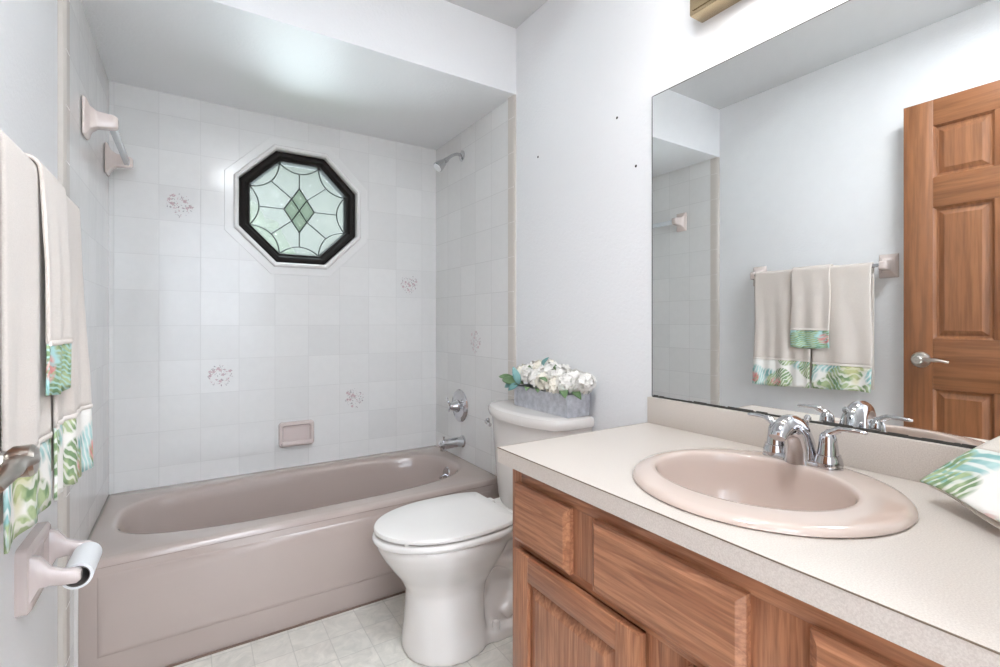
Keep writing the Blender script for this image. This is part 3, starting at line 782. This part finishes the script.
# seat ring and closed lid
bm = B()
so = lambda d, z: egg(0.797 + d, 1.285, 0.187 - d, z, tail=3.2, split=0.56)
L = [so(0.012, 0.392), so(0.003, 0.394), so(0.0, 0.401), so(0.003, 0.410), so(0.010, 0.413), so(0.05, 0.413), so(0.055, 0.405), so(0.05, 0.392), so(0.012, 0.392)]
loft(bm, L, False, False); bmesh.ops.remove_doubles(bm, verts=bm.verts, dist=1e-5)
obj('seat', bm, M['seatplastic'], toi, 50)
def lidloop(d, z):
    L = []
    for (x, y, zz) in egg(0.802 + d, 1.30, 0.182 - d, z, tail=3.4, split=0.52, n=96):
        # straight cut across the hinge side with pointed corners
        L.append((min(x, 1.262 - d * .5), y, z + 0.004 * (1 - ((y - TY) / 0.18) ** 2)))
    return L
bm = B(); loft(bm, [lidloop(0.008, 0.4185), lidloop(0.001, 0.4205), lidloop(0.0, 0.428), lidloop(0.003, 0.433), lidloop(0.010, 0.435), lidloop(0.10, 0.436)], True, True)
obj('lid', bm, M['seatplastic'], toi, 40)
for s in (-1, 1):
    bm = B(); box(bm, 1.262, 1.295, TY + s * 0.07 - 0.018, TY + s * 0.07 + 0.018, 0.396, 0.426, 0.007, 3); obj('hinge', bm, M['seatplastic'], toi, 50)
    bm = B(); box(bm, 0.86, 0.875, TY + s * 0.10 - 0.008, TY + s * 0.10 + 0.008, 0.4125, 0.418, 0.001); obj('bumper', bm, M['seatplastic'], toi)
# tank: bow-fronted
TT = 0.782
def tankloop(x0, x1, hw, bow, z, n=24, r=0.02):
    L = []
    for k in range(n + 1):
        u = -1 + 2 * k / n
        # bowed front with rounded shoulders
        xx = x0 + bow * (abs(u) ** 2.3) + 0.03 * max(0, (abs(u) - 0.9) / 0.1) ** 2
        L.append((xx, TY - 0.031 + u * hw, z))
    L += [(x1, TY - 0.031 + hw, z), (x1, TY - 0.031 - hw, z)]
    return L
bm = B()
loft(bm, [tankloop(1.335, 1.49, 0.195, 0.05, 0.385), tankloop(1.325, 1.50, 0.205, 0.055, 0.42), tankloop(1.312, 1.505, 0.222, 0.06, 0.60), tankloop(1.305, 1.505, 0.232, 0.062, TT - 0.04)])
obj('tank', bm, M['porcelain'], toi, 40)
bm = B()
tl_ = lambda d, z: tankloop(1.288 + d, 1.508 - d * .5, 0.240 - d, 0.066, z)
loft(bm, [tl_(0.012, TT - 0.044), tl_(0.003, TT - 0.040), tl_(0.0, TT - 0.030), tl_(0.0, TT - 0.016), tl_(0.004, TT - 0.006), tl_(0.014, TT - 0.001), tl_(0.03, TT)])
obj('tank_lid', bm, M['porcelain'], toi, 40)
bm = B(); lx, ly, lz = 1.318, TY + 0.150, 0.712
lathe(bm, [(0.013, 0), (0.013, 0.006), (0.009, 0.010)], (lx + 0.004, ly, lz), (-1, 0, 0), 16)
tube(bm, catmull([(lx - 0.008, ly, lz), (lx - 0.014, ly - 0.012, lz - 0.001), (lx - 0.016, ly - 0.045, lz - 0.006)], 4), [0.006] * 8 + [0.008], 10)
tag(obj('flush_lever', bm, M['chrome'], toi), 'chrome flush lever')

# ------------------------------------------------------------------ planter box with flowers on the tank lid
px0, px1, pya, pyb, pz = 1.392, 1.500, 1.275, 1.600, TT
ph_ = 0.078
plb = thing('planter_box', 'small grey galvanised metal planter box on the toilet tank lid', 'planter', ((px0 + px1) / 2, (pya + pyb) / 2, pz))
def rct(x0, x1, y0, y1, z): return [(x0, y0, z), (x1, y0, z), (x1, y1, z), (x0, y1, z)]
bm = B(); t2 = 0.004
loft(bm, [rct(px0 + .004, px1 - .004, pya + .004, pyb - .004, pz + 0.0005), rct(px0, px1, pya, pyb, pz + ph_), rct(px0 + t2, px1 - t2, pya + t2, pyb - t2, pz + ph_), rct(px0 + t2 + .004, px1 - t2 - .004, pya + t2 + .004, pyb - t2 - .004, pz + 0.02)], True, True)
obj('box_body', bm, M['galv'], plb, 20)
bm = B()
tube(bm, [(px0, pya, pz + ph_), (px1, pya, pz + ph_), (px1, pyb, pz + ph_), (px0, pyb, pz + ph_), (px0, pya, pz + ph_)], 0.0028, 8)
obj('rolled_rim', bm, M['galv'], plb)
for (x, y) in ((px0 - .001, pya), (px0 - .001, pyb - .014)):
    bm = B(); box(bm, x, x + 0.002, y, y + 0.014, pz + 0.002, pz + ph_ - 0.002, 0.0005); obj('corner_strap', bm, M['galv'], plb)

fl = thing('flower_arrangement', 'white artificial hydrangea blossoms with green leaves filling the metal planter box', 'flowers', ((px0 + px1) / 2, (pya + pyb) / 2, pz + 0.03))
bm = B(); box(bm, px0 + 0.01, px1 - 0.01, pya + 0.01, pyb - 0.01, pz + 0.024, pz + 0.060, 0.004)
tag(obj('moss', bm, simple('moss', (0.09, 0.10, 0.05), 0.95, bs=120, bstr=0.8), fl), 'dark mossy filler')
def blossom(c, R, mt, seed):
    rnd = random.Random(seed); bm = B(); c = Vector(c)
    K = 30
    for k in range(K):                    # florets spread over the head
        zc = 1 - 1.55 * (k + 0.5) / K; rr_ = math.sqrt(max(0, 1 - zc * zc)); a = k * 2.39996 + rnd.uniform(-.2, .2)
        d = Vector((rr_ * cos(a), rr_ * sin(a), zc)).normalized()
        A, Bv = frame_at(d); rot = rnd.uniform(0, pi); base = c + d * R * rnd.uniform(0.80, 1.02)
        pl = R * rnd.uniform(0.36, 0.48)
        for q in range(5):
            th = rot + q * 2 * pi / 5
            u = (A * cos(th) + Bv * sin(th)); w_ = (-A * sin(th) + Bv * cos(th))
            lift = rnd.uniform(0.05, 0.4)
            pts = [base, base + u * pl * .45 + w_ * pl * .34 + d * pl * lift * .4, base + u * pl * .95 + w_ * pl * .26 + d * pl * (lift * .55), base + u * pl * 1.05 + d * pl * lift * .35,
                   base + u * pl * .95 - w_ * pl * .26 + d * pl * (lift * .55), base + u * pl * .45 - w_ * pl * .34 + d * pl * lift * .4]
            mid = bm.verts.new(base + u * pl * .55 + d * pl * lift * .15)
            vs = [bm.verts.new(p_) for p_ in pts]
            for i in range(6): bm.faces.new((vs[i], vs[(i + 1) % 6], mid))
    r = bmesh.ops.create_icosphere(bm, subdivisions=2, radius=R * 0.74)
    for v_ in r['verts']: v_.co += c
    return obj('blossom', bm, mt, fl, 30, fixn=False)
zt = pz + ph_
cz0 = zt + 0.022
for i, (x, y, z, R) in enumerate([(1.465, 1.600, 0.028, 0.031), (1.425, 1.560, 0.040, 0.036), (1.462, 1.585, 0.052, 0.035), (1.455, 1.530, 0.056, 0.038), (1.420, 1.500, 0.032, 0.036), (1.450, 1.465, 0.054, 0.039),
                                  (1.412, 1.440, 0.026, 0.034), (1.440, 1.405, 0.042, 0.036), (1.475, 1.420, 0.050, 0.035), (1.408, 1.385, 0.018, 0.031), (1.430, 1.345, 0.030, 0.034), (1.470, 1.350, 0.038, 0.036), (1.472, 1.500, 0.066, 0.032), (1.462, 1.300, 0.022, 0.030), (1.455, 1.275, 0.040, 0.030), (1.412, 1.590, 0.046, 0.030), (1.418, 1.625, 0.034, 0.026)]):
    blossom((x, 1.263 + (y - 1.285) * 1.0, zt + z + 0.006), R * 1.12, M['petal' if i % 3 else 'petal2'], i + 5)
def leaf(base, tip, width, mt, curl=0.01):
    base, tip = Vector(base), Vector(tip); d = tip - base; ln = d.length; d.normalize()
    side = d.cross(Vector((-0.6, -0.75, 0.55))).normalized(); up = side.cross(d)
    bm = B(); rows = []
    for k in range(9):
        t = k / 8; w_ = width * sin(pi * min(1, t * 0.97 + 0.02)) ** 0.8 * (1 - 0.25 * t)
        cpt = base + d * ln * t + up * curl * sin(pi * t)
        rows.append([bm.verts.new(cpt + side * w_ * s + up * (0.22 * w_ * abs(s)) - up * 0) for s in (-1, -.5, 0, .5, 1)])
    for a, b in zip(rows, rows[1:]):
        for i in range(4): bm.faces.new((a[i], a[i + 1], b[i + 1], b[i]))
    o = obj('leaf', bm, mt, fl, 40, fixn=False); s_ = o.modifiers.new('s', 'SOLIDIFY'); s_.thickness = 0.0008
    return o
lf = [((1.40, 1.545, zt + .016), (1.372, 1.640, zt + .022), .022, 'leaf'), ((1.41, 1.60, zt + .026), (1.385, 1.685, zt + .030), .014, 'leaf'), ((1.39, 1.545, zt + .012), (1.372, 1.560, zt + .082), .017, 'leaf_teal'),
      ((1.395, 1.555, zt + .014), (1.366, 1.585, zt - .014), .014, 'leaf_teal'), ((1.40, 1.60, zt + .008), (1.375, 1.625, zt - .008), .013, 'leaf_teal'), ((1.405, 1.51, zt + .0), (1.378, 1.48, zt - .004), .014, 'leaf'), ((1.41, 1.45, zt + .0), (1.380, 1.41, zt - .002), .014, 'leaf'),
      ((1.43, 1.33, zt + .010), (1.385, 1.262, zt - .004), .018, 'leaf'), ((1.46, 1.31, zt + .008), (1.43, 1.232, zt - .008), .016, 'leaf'), ((1.445, 1.47, zt + .085), (1.440, 1.42, zt + .125), .010, 'leaf_teal'), ((1.43, 1.53, zt + .065), (1.40, 1.50, zt + .085), .008, 'leaf'),
      ((1.44, 1.38, zt + .08), (1.42, 1.35, zt + .10), .007, 'leaf'), ((1.40, 1.38, zt + .04), (1.37, 1.39, zt + .055), .008, 'leaf'), ((1.47, 1.63, zt + .0), (1.45, 1.68, zt + .02), .014, 'leaf')]
for b_, t_, w_, mt in lf: leaf((b_[0] - 0.012, b_[1], b_[2]), (t_[0] - 0.014, t_[1], t_[2]), w_, M[mt])

# ------------------------------------------------------------------ vanity cabinet
VX = 0.972; VY1 = 0.992; CT = 0.8024; CB = 0.766
van = thing('vanity_cabinet', 'oak vanity cabinet with raised panel doors under the laminate countertop', 'cabinet', (1.24, 0.5, 0))
bm = B(); box(bm, VX + 0.019, W - 0.002, VY1 - 0.018, VY1, 0.0, CB); box(bm, VX + 0.019, W - 0.002, 0.01, 0.028, 0.0, CB); box(bm, VX + 0.019, W - 0.002, 0.028, VY1 - 0.018, 0.09, 0.108); box(bm, W - 0.010, W - 0.002, 0.028, VY1 - 0.018, 0.108, CB); box(bm, VX + 0.07, VX + 0.088, 0.028, VY1 - 0.018, 0.0, 0.09)
obj('carcass', bm, M['oak_z'], van)
# face frame
bm = B()
for (a, b) in ((0.955, VY1), (0.70, 0.742), (0.512, 0.548), (0.308, 0.370), (0.01, 0.07)):
    box(bm, VX, VX + 0.019, a, b, 0.09, CB, 0.0008)
obj('stile', bm, M['oak_z'], van) if False else None
bm.free() if False else None
for (a, b, z0, z1) in ((0.955, VY1, 0.09, CB), (0.692, 0.770, 0.592, 0.727), (0.482, 0.575, 0.09, 0.572), (0.302, 0.390, 0.592, 0.727), (0.01, 0.09, 0.09, CB)):
    bm2 = B(); box(bm2, VX, VX + 0.019, a, b, z0, z1, 0.0006); obj('face_stile', bm2, M['oak_z'], van)
for (z0, z1) in ((0.727, CB), (0.572, 0.592), (0.09, 0.13)):
    bm2 = B(); box(bm2, VX + 0.0003, VX + 0.019, 0.09, 0.955, z0, z1, 0.0006); obj('face_rail', bm2, M['oak_y'], van)
def fpanel(name, y0, y1, z0, z1, rings, mt, parent=None):
    """front panel facing -x; rings = (inset, proud)"""
    bm = B(); L = []
    for ins, pr in rings: L.append([(VX - pr, y0 + ins, z0 + ins), (VX - pr, y1 - ins, z0 + ins), (VX - pr, y1 - ins, z1 - ins), (VX - pr, y0 + ins, z1 - ins)])
    loft(bm, L, True, True)
    return obj(name, bm, mt, parent or van, 20)
slab = [(0, 0), (0, 0.011), (0.002, 0.0125), (0.012, 0.0195), (0.014, 0.0195)]
fpanel('drawer_front', 0.765, 0.966, 0.590, 0.728, slab, M['oak_y'])
fpanel('false_front', 0.386, 0.696, 0.590, 0.730, slab, M['oak_y'])
fpanel('drawer_front', 0.090, 0.303, 0.590, 0.728, slab, M['oak_y'])
def cdoor(y0, y1, z0, z1):
    fr = 0.058
    # door leaf: panel carries the raised field, stiles and rails are its pieces
    d = fpanel('door', y0 + fr - 0.004, y1 - fr + 0.004, z0 + fr - 0.004, z1 - fr + 0.004, [(0, 0.001), (0, 0.008), (0.010, 0.008), (0.030, 0.0175), (0.033, 0.0185), (0.035, 0.0185)], M['oak_z'])
    def member(nm, poly, mt):
        bm = B()
        # poly on plane given as list of (y,z, edge?) -> mitre-free boards with bevelled outer rim
        (a0, a1, b0, b1) = poly
        box(bm, VX - 0.019, VX - 0.0005, a0, a1, b0, b1, 0.003, 2)
        obj(nm, bm, mt, d, 30)
    member('door_stile', (y0, y0 + fr, z0, z1), M['oak_z']); member('door_stile', (y1 - fr, y1, z0, z1), M['oak_z'])
    member('door_rail', (y0 + fr - .001, y1 - fr + .001, z1 - fr, z1), M['oak_y']); member('door_rail', (y0 + fr - .001, y1 - fr + .001, z0, z0 + fr), M['oak_y'])
    return d
d1 = cdoor(0.572, 0.962, 0.115, 0.572)
d2 = cdoor(0.090, 0.482, 0.115, 0.572)
for z in (0.50, 0.17):
    bm = B(); tube(bm, [(VX - 0.004, 0.9665, z - 0.022), (VX - 0.004, 0.9665, z + 0.022)], 0.0035, 8); box(bm, VX - 0.003, VX - 0.0005, 0.967, 0.982, z - 0.02, z + 0.02)
    obj('hinge', bm, M['black'], d1)
# countertop
CX0 = 0.946; CY1 = 1.0209
ct = thing('countertop', 'speckled off-white laminate countertop with short backsplash on the oak vanity', 'countertop', (1.23, 0.51, CB))
SX, SY = 1.219, 0.513; SRX, SRY = 0.234, 0.233
n = 64
def rl_(x0, x1, y0, y1, z):
    L = []
    cx, cy = SX, SY
    for k in range(n):
        t = 2 * pi * k / n; c, s = cos(t), sin(t)
        sc = min((x1 - cx) / c if c > 1e-9 else 1e9, (x0 - cx) / c if c < -1e-9 else 1e9, (y1 - cy) / s if s > 1e-9 else 1e9, (y0 - cy) / s if s < -1e-9 else 1e9)
        L.append([cx + c * sc, cy + s * sc, z])
    # snap the nearest samples to the four corners
    for (qx, qy) in ((x0, y0), (x0, y1), (x1, y0), (x1, y1)):
        k = min(range(n), key=lambda i: (L[i][0] - qx) ** 2 + (L[i][1] - qy) ** 2); L[k][0], L[k][1] = qx, qy
    return L
ell = lambda rx, ry, z, sx=SX, sy=SY: [(sx + rx * cos(2 * pi * k / n), sy + ry * sin(2 * pi * k / n), z) for k in range(n)]
bm = B(); hr = 0.205
loops = [ell(hr, hr, CB), rl_(CX0, W - 0.001, 0.002, CY1, CB), rl_(CX0, W - 0.001, 0.002, CY1, CT), ell(hr, hr, CT), ell(hr, hr, CB)]
loft(bm, loops, False, False); bmesh.ops.remove_doubles(bm, verts=bm.verts, dist=1e-5)
obj('slab', bm, M['laminate'], ct, 30)
bm = B(); box(bm, 1.500, W - 0.001, 0.002, CY1, CT, 0.882, 0.001); obj('backsplash', bm, M['laminate'], ct)
bm = B(); box(bm, CX0 - 0.0005, CX0 + 0.001, 0.002, CY1 + .0005, CT - 0.0016, CT + 0.0002); box(bm, CX0, 1.5, CY1 - 0.001, CY1 + 0.0005, CT - 0.0016, CT + 0.0002)
obj('edge_seam', bm, simple('laminate_seam', (0.20, 0.15, 0.11), 0.6), ct)

# sink
snk = thing('sink', 'round blush pink self-rimming sink dropped into the countertop', 'sink', (SX, SY, CT))
bm = B()
bcx_, brx_, bry_ = 1.203, 0.155, 0.176
def bi(f, z, dx=0): return ell(brx_ * f, bry_ * f, z, bcx_ + dx, SY + 0.014)
def mixl(a, b, t, z): return [(p[0] * (1 - t) + q[0] * t, p[1] * (1 - t) + q[1] * t, z) for p, q in zip(a, b)]
o0 = ell(SRX, SRY, 0)
loft(bm, [ell(SRX - .004, SRY - .004, CT + 0.0003), ell(SRX, SRY, CT + 0.003), ell(SRX - .001, SRY - .001, CT + 0.007), ell(SRX - .007, SRY - .007, CT + 0.012), ell(SRX - .018, SRY - .018, CT + 0.0145),
          mixl(ell(SRX - .018, SRY - .018, 0), bi(1.05, 0), 0.5, CT + 0.0165), bi(1.06, CT + 0.0175), bi(1.015, CT + 0.017), bi(1.0, CT + 0.015), bi(0.985, CT + 0.009), bi(0.975, CT - 0.005), bi(0.95, CT - 0.04), bi(0.89, CT - 0.085), bi(0.76, CT - 0.118), bi(0.55, CT - 0.140), bi(0.3, CT - 0.150), bi(0.14, CT - 0.154)], False, True)
obj('basin', bm, M['sinkmat'], snk, 60)
bm = B(); lathe(bm, [(0.024, 0), (0.024, 0.004), (0.016, 0.007), (0.004, 0.006)], (bcx_, SY + .014, CT - 0.154), (0, 0, 1), 22); obj('drain', bm, M['chrome'], snk)

# faucet
FX, FY, FZ = 1.396, 0.520, CT + 0.0150
fa = thing('basin_faucet', 'chrome two-lever basin faucet on the back rim of the pink sink', 'faucet', (FX, FY, FZ))
bm = B()
def stad(hx, hy, z):
    L = []
    for k in range(40):
        t = 2 * pi * k / 40; c, s = cos(t), sin(t)
        L.append((FX + hx * c, FY + (hy - hx) * (1 if s > 0 else -1) * min(1, abs(s) * 3) + hx * s, z))
    return L
loft(bm, [stad(0.026, 0.078, FZ - 0.001), stad(0.027, 0.079, FZ + 0.004), stad(0.025, 0.077, FZ + 0.012), stad(0.022, 0.074, FZ + 0.015)])
obj('base_plate', bm, M['chrome'], fa, 40)
bm = B()
pth = catmull([(FX - 0.002, FY, FZ + 0.004), (FX - 0.006, FY, FZ + 0.036), (FX - 0.022, FY, FZ + 0.070), (FX - 0.050, FY, FZ + 0.086), (FX - 0.078, FY, FZ + 0.080), (FX - 0.096, FY, FZ + 0.064)], 5)
keys = [(0.036, 0.033), (0.033, 0.029), (0.028, 0.024), (0.021, 0.020), (0.017, 0.019), (0.011, 0.016)]
rad = []
for i in range(len(pth)):
    q = i / 5; a_ = int(min(q, 4)); t = q - a_
    rad.append(tuple(keys[a_][m_] * (1 - t) + keys[a_ + 1][m_] * t for m_ in (0, 1)))
tube(bm, pth, rad, 24, hint=Vector((0, 1, 0)))
obj('spout', bm, M['chrome'], fa, 50)
bm = B(); tube(bm, [(FX + 0.028, FY, FZ + 0.01), (FX + 0.028, FY, FZ + 0.085)], 0.0028, 8); lathe(bm, [(0.003, 0), (0.007, 0.004), (0.007, 0.010), (0.003, 0.015)], (FX + 0.028, FY, FZ + 0.083), (0, 0, 1), 14)
obj('lift_rod', bm, M['chrome'], fa)
for s in (-1, 1):
    hy = FY + s * 0.052
    bm = B(); lathe(bm, [(0.026, 0), (0.0265, 0.010), (0.025, 0.018), (0.0225, 0.024), (0.0225, 0.027)], (FX, hy, FZ + 0.002), (0, 0, 1), 30)
    obj('handle_base', bm, M['chrome'], fa, 30)
    bm = B()
    lathe(bm, [(0.0195, 0.0275), (0.0185, 0.036), (0.0165, 0.050), (0.0155, 0.062), (0.012, 0.071), (0.004, 0.076)], (FX, hy, FZ), (0, 0, 1), 26)
    tube(bm, catmull([(FX, hy - s * 0.006, FZ + 0.058), (FX, hy + s * 0.004, FZ + 0.072), (FX + 0.002, hy + s * 0.020, FZ + 0.082), (FX + 0.004, hy + s * 0.044, FZ + 0.084), (FX + 0.006, hy + s * 0.066, FZ + 0.083)], 4),
         [(0.012, 0.012)] * 3 + [(0.010, 0.010)] * 2 + [(0.0085, 0.007)] * 4 + [(0.008, 0.0045)] * 5 + [(0.008, 0.004)] * 2 + [(0.005, 0.003)], 14)
    obj('lever_handle', bm, M['chrome'], fa, 50)
# small lettering on the near handle base
def text(body, size, loc, rot, mt, parent, name):
    cu = bpy.data.curves.new(name, 'FONT'); cu.body = body; cu.size = size; cu.align_x = 'CENTER'; cu.align_y = 'CENTER'; cu.extrude = 0.0002
    to = bpy.data.objects.new(name, cu); COL.objects.link(to)
    bpy.context.view_layer.update()
    me = bpy.data.meshes.new_from_object(to.evaluated_get(bpy.context.evaluated_depsgraph_get()))
    COL.objects.unlink(to); bpy.data.objects.remove(to)
    o = bpy.data.objects.new(name, me); COL.objects.link(o); me.materials.clear(); me.materials.append(mt)
    o.parent = parent; o.location = Vector(loc) - wloc(parent); o.rotation_euler = rot
    return o
text('OFF', 0.008, (FX - 0.0245, FY - 0.052 - 0.0115, FZ + 0.011), (pi / 2, 0, -radians(65)), M['rubber'], fa, 'lettering')

# folded towel on the counter
ft = thing('folded_towel', 'folded cream towel with fern print flap on the countertop right of the sink', 'towel', (1.36, 0.15, CT))
def pillow(bm, x0, x1, y0, y1, z0, z1, r):
    L = []
    for k in range(9):
        a = -pi / 2 + pi * k / 8; rr_ = r * (1 - cos(a)); z = (z0 + z1) / 2 + (z1 - z0) / 2 * sin(a)
        L.append(rr4(x0 + rr_, x1 - rr_, y0 + rr_, y1 - rr_, 0.02, z))
    loft(bm, L)
def rr4(x0, x1, y0, y1, r, z): return [(a, c, z) for (a, b, c) in rr(x0, x1, y0, y1, r, 0)]
bm = B(); pillow(bm, 1.30, 1.465, 0.012, 0.185, CT + 0.0005, CT + 0.030, 0.012); pillow(bm, 1.32, 1.475, 0.010, 0.180, CT + 0.028, CT + 0.058, 0.012); pillow(bm, 1.345, 1.482, 0.008, 0.200, CT + 0.056, CT + 0.084, 0.012)
obj('folded_terry', bm, M['terry2'], ft, 60)
A_ = Vector((1.375, 0.315, CT + 0.036)); C_ = Vector((1.225, 0.145, CT + 0.032)); B_ = Vector((1.435, 0.228, CT + 0.124)); Dv = Vector((1.31, 0.045, CT + 0.128))
def sheetq(P00, P10, P01, P11, sag, nx=24, ny=12, th=0.004, t0=0, t1=1):
    bm = B(); rows = []
    for j in range(ny + 1):
        v_ = t0 + (t1 - t0) * j / ny; row = []
        for i in range(nx + 1):
            u = i / nx
            p_ = (P00 * (1 - u) + P10 * u) * (1 - v_) + (P01 * (1 - u) + P11 * u) * v_
            p_ = p_ + Vector((0, 0, sag * sin(pi * v_) + 0.003 * sin(u * 7)))
            row.append(bm.verts.new(p_))
        rows.append(row)
    for a, b in zip(rows, rows[1:]):
        for i in range(nx): bm.faces.new((a[i], a[i + 1], b[i + 1], b[i]))
    return bm
o = obj('printed_flap', sheetq(A_, C_, B_, Dv, 0.004, t0=0, t1=0.70), M['tropic_d'], ft, 60, fixn=False); s_ = o.modifiers.new('s', 'SOLIDIFY'); s_.thickness = 0.003
o = obj('terry_flap', sheetq(A_, C_, B_, Dv, 0.004, t0=0.70, t1=1.18), M['terry2'], ft, 60, fixn=False); s_ = o.modifiers.new('s', 'SOLIDIFY'); s_.thickness = 0.005
o = obj('flap_lining', sheetq(A_ + Vector((.012, -.008, -.006)), C_ + Vector((.012, .012, -.012)), B_ + Vector((0.01, -.01, -.014)), Dv + Vector((0, 0, -.014)), -0.014), M['terry2'], ft, 60, fixn=False); s_ = o.modifiers.new('s', 'SOLIDIFY'); s_.thickness = 0.004

# ------------------------------------------------------------------ mirror and vanity light
MY1 = 1.0133; MZ0, MZ1 = 0.8851, 1.8209
mi_ = thing('wall_mirror', 'large frameless wall mirror above the vanity backsplash', 'mirror', (W, 0.52, MZ0))
bm = B(); box(bm, W - 0.005, W - 0.0005, 0.02, MY1, MZ0, MZ1); obj('mirror_glass', bm, M['mirror'], mi_)
bm = B()
box(bm, W - 0.0056, W - 0.0004, MY1, MY1 + 0.0022, MZ0, MZ1 + 0.001); box(bm, W - 0.0056, W - 0.0004, 0.02, MY1, MZ1, MZ1 + 0.0018)
box(bm, W - 0.0058, W - 0.0004, 0.02, MY1, MZ0 - 0.0035, MZ0 + 0.0022)
rnd = random.Random(11); y = 0.03
while y < MY1 - 0.02:                      # blackened silver creeping up from the bottom edge
    w_ = rnd.uniform(0.008, 0.06); box(bm, W - 0.0057, W - 0.0045, y, min(y + w_, MY1), MZ0, MZ0 + rnd.uniform(0.002, 0.005), 0.0004, 1); y += w_ * rnd.uniform(0.9, 1.8)
tag(obj('dark_edge', bm, M['mirroredge'], mi_), 'blackened mirror edge')

vl = thing('vanity_light', 'brass bar vanity light with lit bulbs above the mirror', 'wall light', (W, 0.58, 1.95))
bm = B(); box(bm, 1.462, W - 0.0005, 0.24, 0.842, 1.962, 2.088, 0.004); obj('brass_box', bm, M['brass'], vl)
bm = B(); box(bm, 1.458, 1.4625, 0.25, 0.832, 1.972, 2.075, 0.002); obj('face_plate', bm, M['brass'], vl)
for yb in (0.325, 0.535, 0.735):
    bm = B(); lathe(bm, [(0.024, 0), (0.024, 0.02), (0.018, 0.026)], (1.458, yb, 2.022), (-1, 0, 0), 20); so_ = obj('socket', bm, M['brass'], vl)
    bm = B(); lathe(bm, [(0.014, 0.018), (0.018, 0.028), (0.036, 0.045), (0.047, 0.070), (0.047, 0.085), (0.036, 0.108), (0.015, 0.120), (0.002, 0.122)], (1.458, yb, 2.022), (-1, 0, 0), 24)
    tag(obj('globe_bulb', bm, M['bulb'], so_), 'lit globe bulb')

cl = thing('added_ceiling_light', 'round flush ceiling light, out of view, added to brighten the bathroom', 'ceiling light', (0.62, 0.42, HC))  # unseen fixture added to carry the extra top light
bm = B(); lathe(bm, [(0.20, 0.0), (0.20, 0.018), (0.185, 0.032), (0.184, 0.030), (0.184, 0.004)], (0.62, 0.42, HC), (0, 0, -1), 36); obj('added_lamp_frame', bm, M['satin'], cl)

# ------------------------------------------------------------------ six-panel door, opened against the left wall
dr = bpy.data.objects.new('door_1', None); COL.objects.link(dr); dr.location = (0.078, 0.02, 0); dr['kind'] = 'structure'
DX0, DX1 = 0.060, 0.095; DY0, DY1 = 0.02, 0.828; DZ0, DZ1 = 0.012, 2.055
cols = [(0.298 - 0.19, 0.298), (0.545, 0.728)]
cols = [(0.118, 0.303), (0.543, 0.728)]
rows_ = [(0.22, 0.835), (1.045, 1.60), (1.725, 1.945)]
def dbox(nm, y0, y1, z0, z1, mt):
    bm = B(); box(bm, DX0, DX1, y0, y1, z0, z1, 0.0015); return obj(nm, bm, M[mt], dr)
dbox('stile', cols[1][1], DY1, DZ0, DZ1, 'pine_z'); dbox('stile', DY0, cols[0][0], DZ0, DZ1, 'pine_z')
for a, b in ((DZ0, rows_[0][0]), (rows_[0][1], rows_[1][0]), (rows_[1][1], rows_[2][0]), (rows_[2][1], DZ1)): dbox('rail', cols[0][0], cols[1][1], a, b, 'pine_y')
for a, b in rows_: dbox('mullion', cols[0][1], cols[1][0], a, b, 'pine_z')
for y0, y1 in cols:
    for z0, z1 in rows_:
        bm = B()
        for s, X in ((1, DX1), (-1, DX0)):
            L = [[(X + s * d_, y0 + i_, z0 + i_), (X + s * d_, y1 - i_, z0 + i_), (X + s * d_, y1 - i_, z1 - i_), (X + s * d_, y0 + i_, z1 - i_)] for i_, d_ in ((0, -0.0005), (0.002, -0.003), (0.009, -0.013), (0.016, -0.014), (0.036, -0.005), (0.038, -0.005))]
            loft(bm, L, False, True)
        obj('panel', bm, M['pine_z'], dr, 20)
hy_, hz_ = 0.768, 0.955
for s, X in ((1, DX1), (-1, DX0)):
    k_ = 1.0 if s > 0 else 0.45
    bm = B(); lathe(bm, [(0.034, 0), (0.034, 0.004 * k_), (0.030, 0.010 * k_), (0.016, 0.014 * k_), (0.013, 0.026 * k_), (0.018, 0.032 * k_), (0.0185, 0.048 * k_), (0.015, 0.052 * k_)], (X, hy_, hz_), (s, 0, 0), 28)
    hb = obj('handle', bm, M['satin'], dr, 40)
    xx = X + s * 0.040 * k_
    bm = B(); tube(bm, catmull([(xx, hy_ + 0.004, hz_), (xx, hy_ - 0.03, hz_ + 0.003), (xx + s * .003, hy_ - 0.07, hz_ + 0.002), (xx - s * .002, hy_ - 0.10, hz_ - 0.004)], 4), [(0.015, 0.010)] * 3 + [(0.012, 0.008)] * 5 + [(0.011, 0.006)] * 5, 14)
    obj('lever', bm, M['satin'], hb, 50)
bm = B(); box(bm, DX0 + 0.006, DX1 - 0.006, DY1 - 0.0005, DY1 + 0.0015, hz_ - 0.03, hz_ + 0.03, 0.0005); obj('latch_plate', bm, M['satin'], dr)
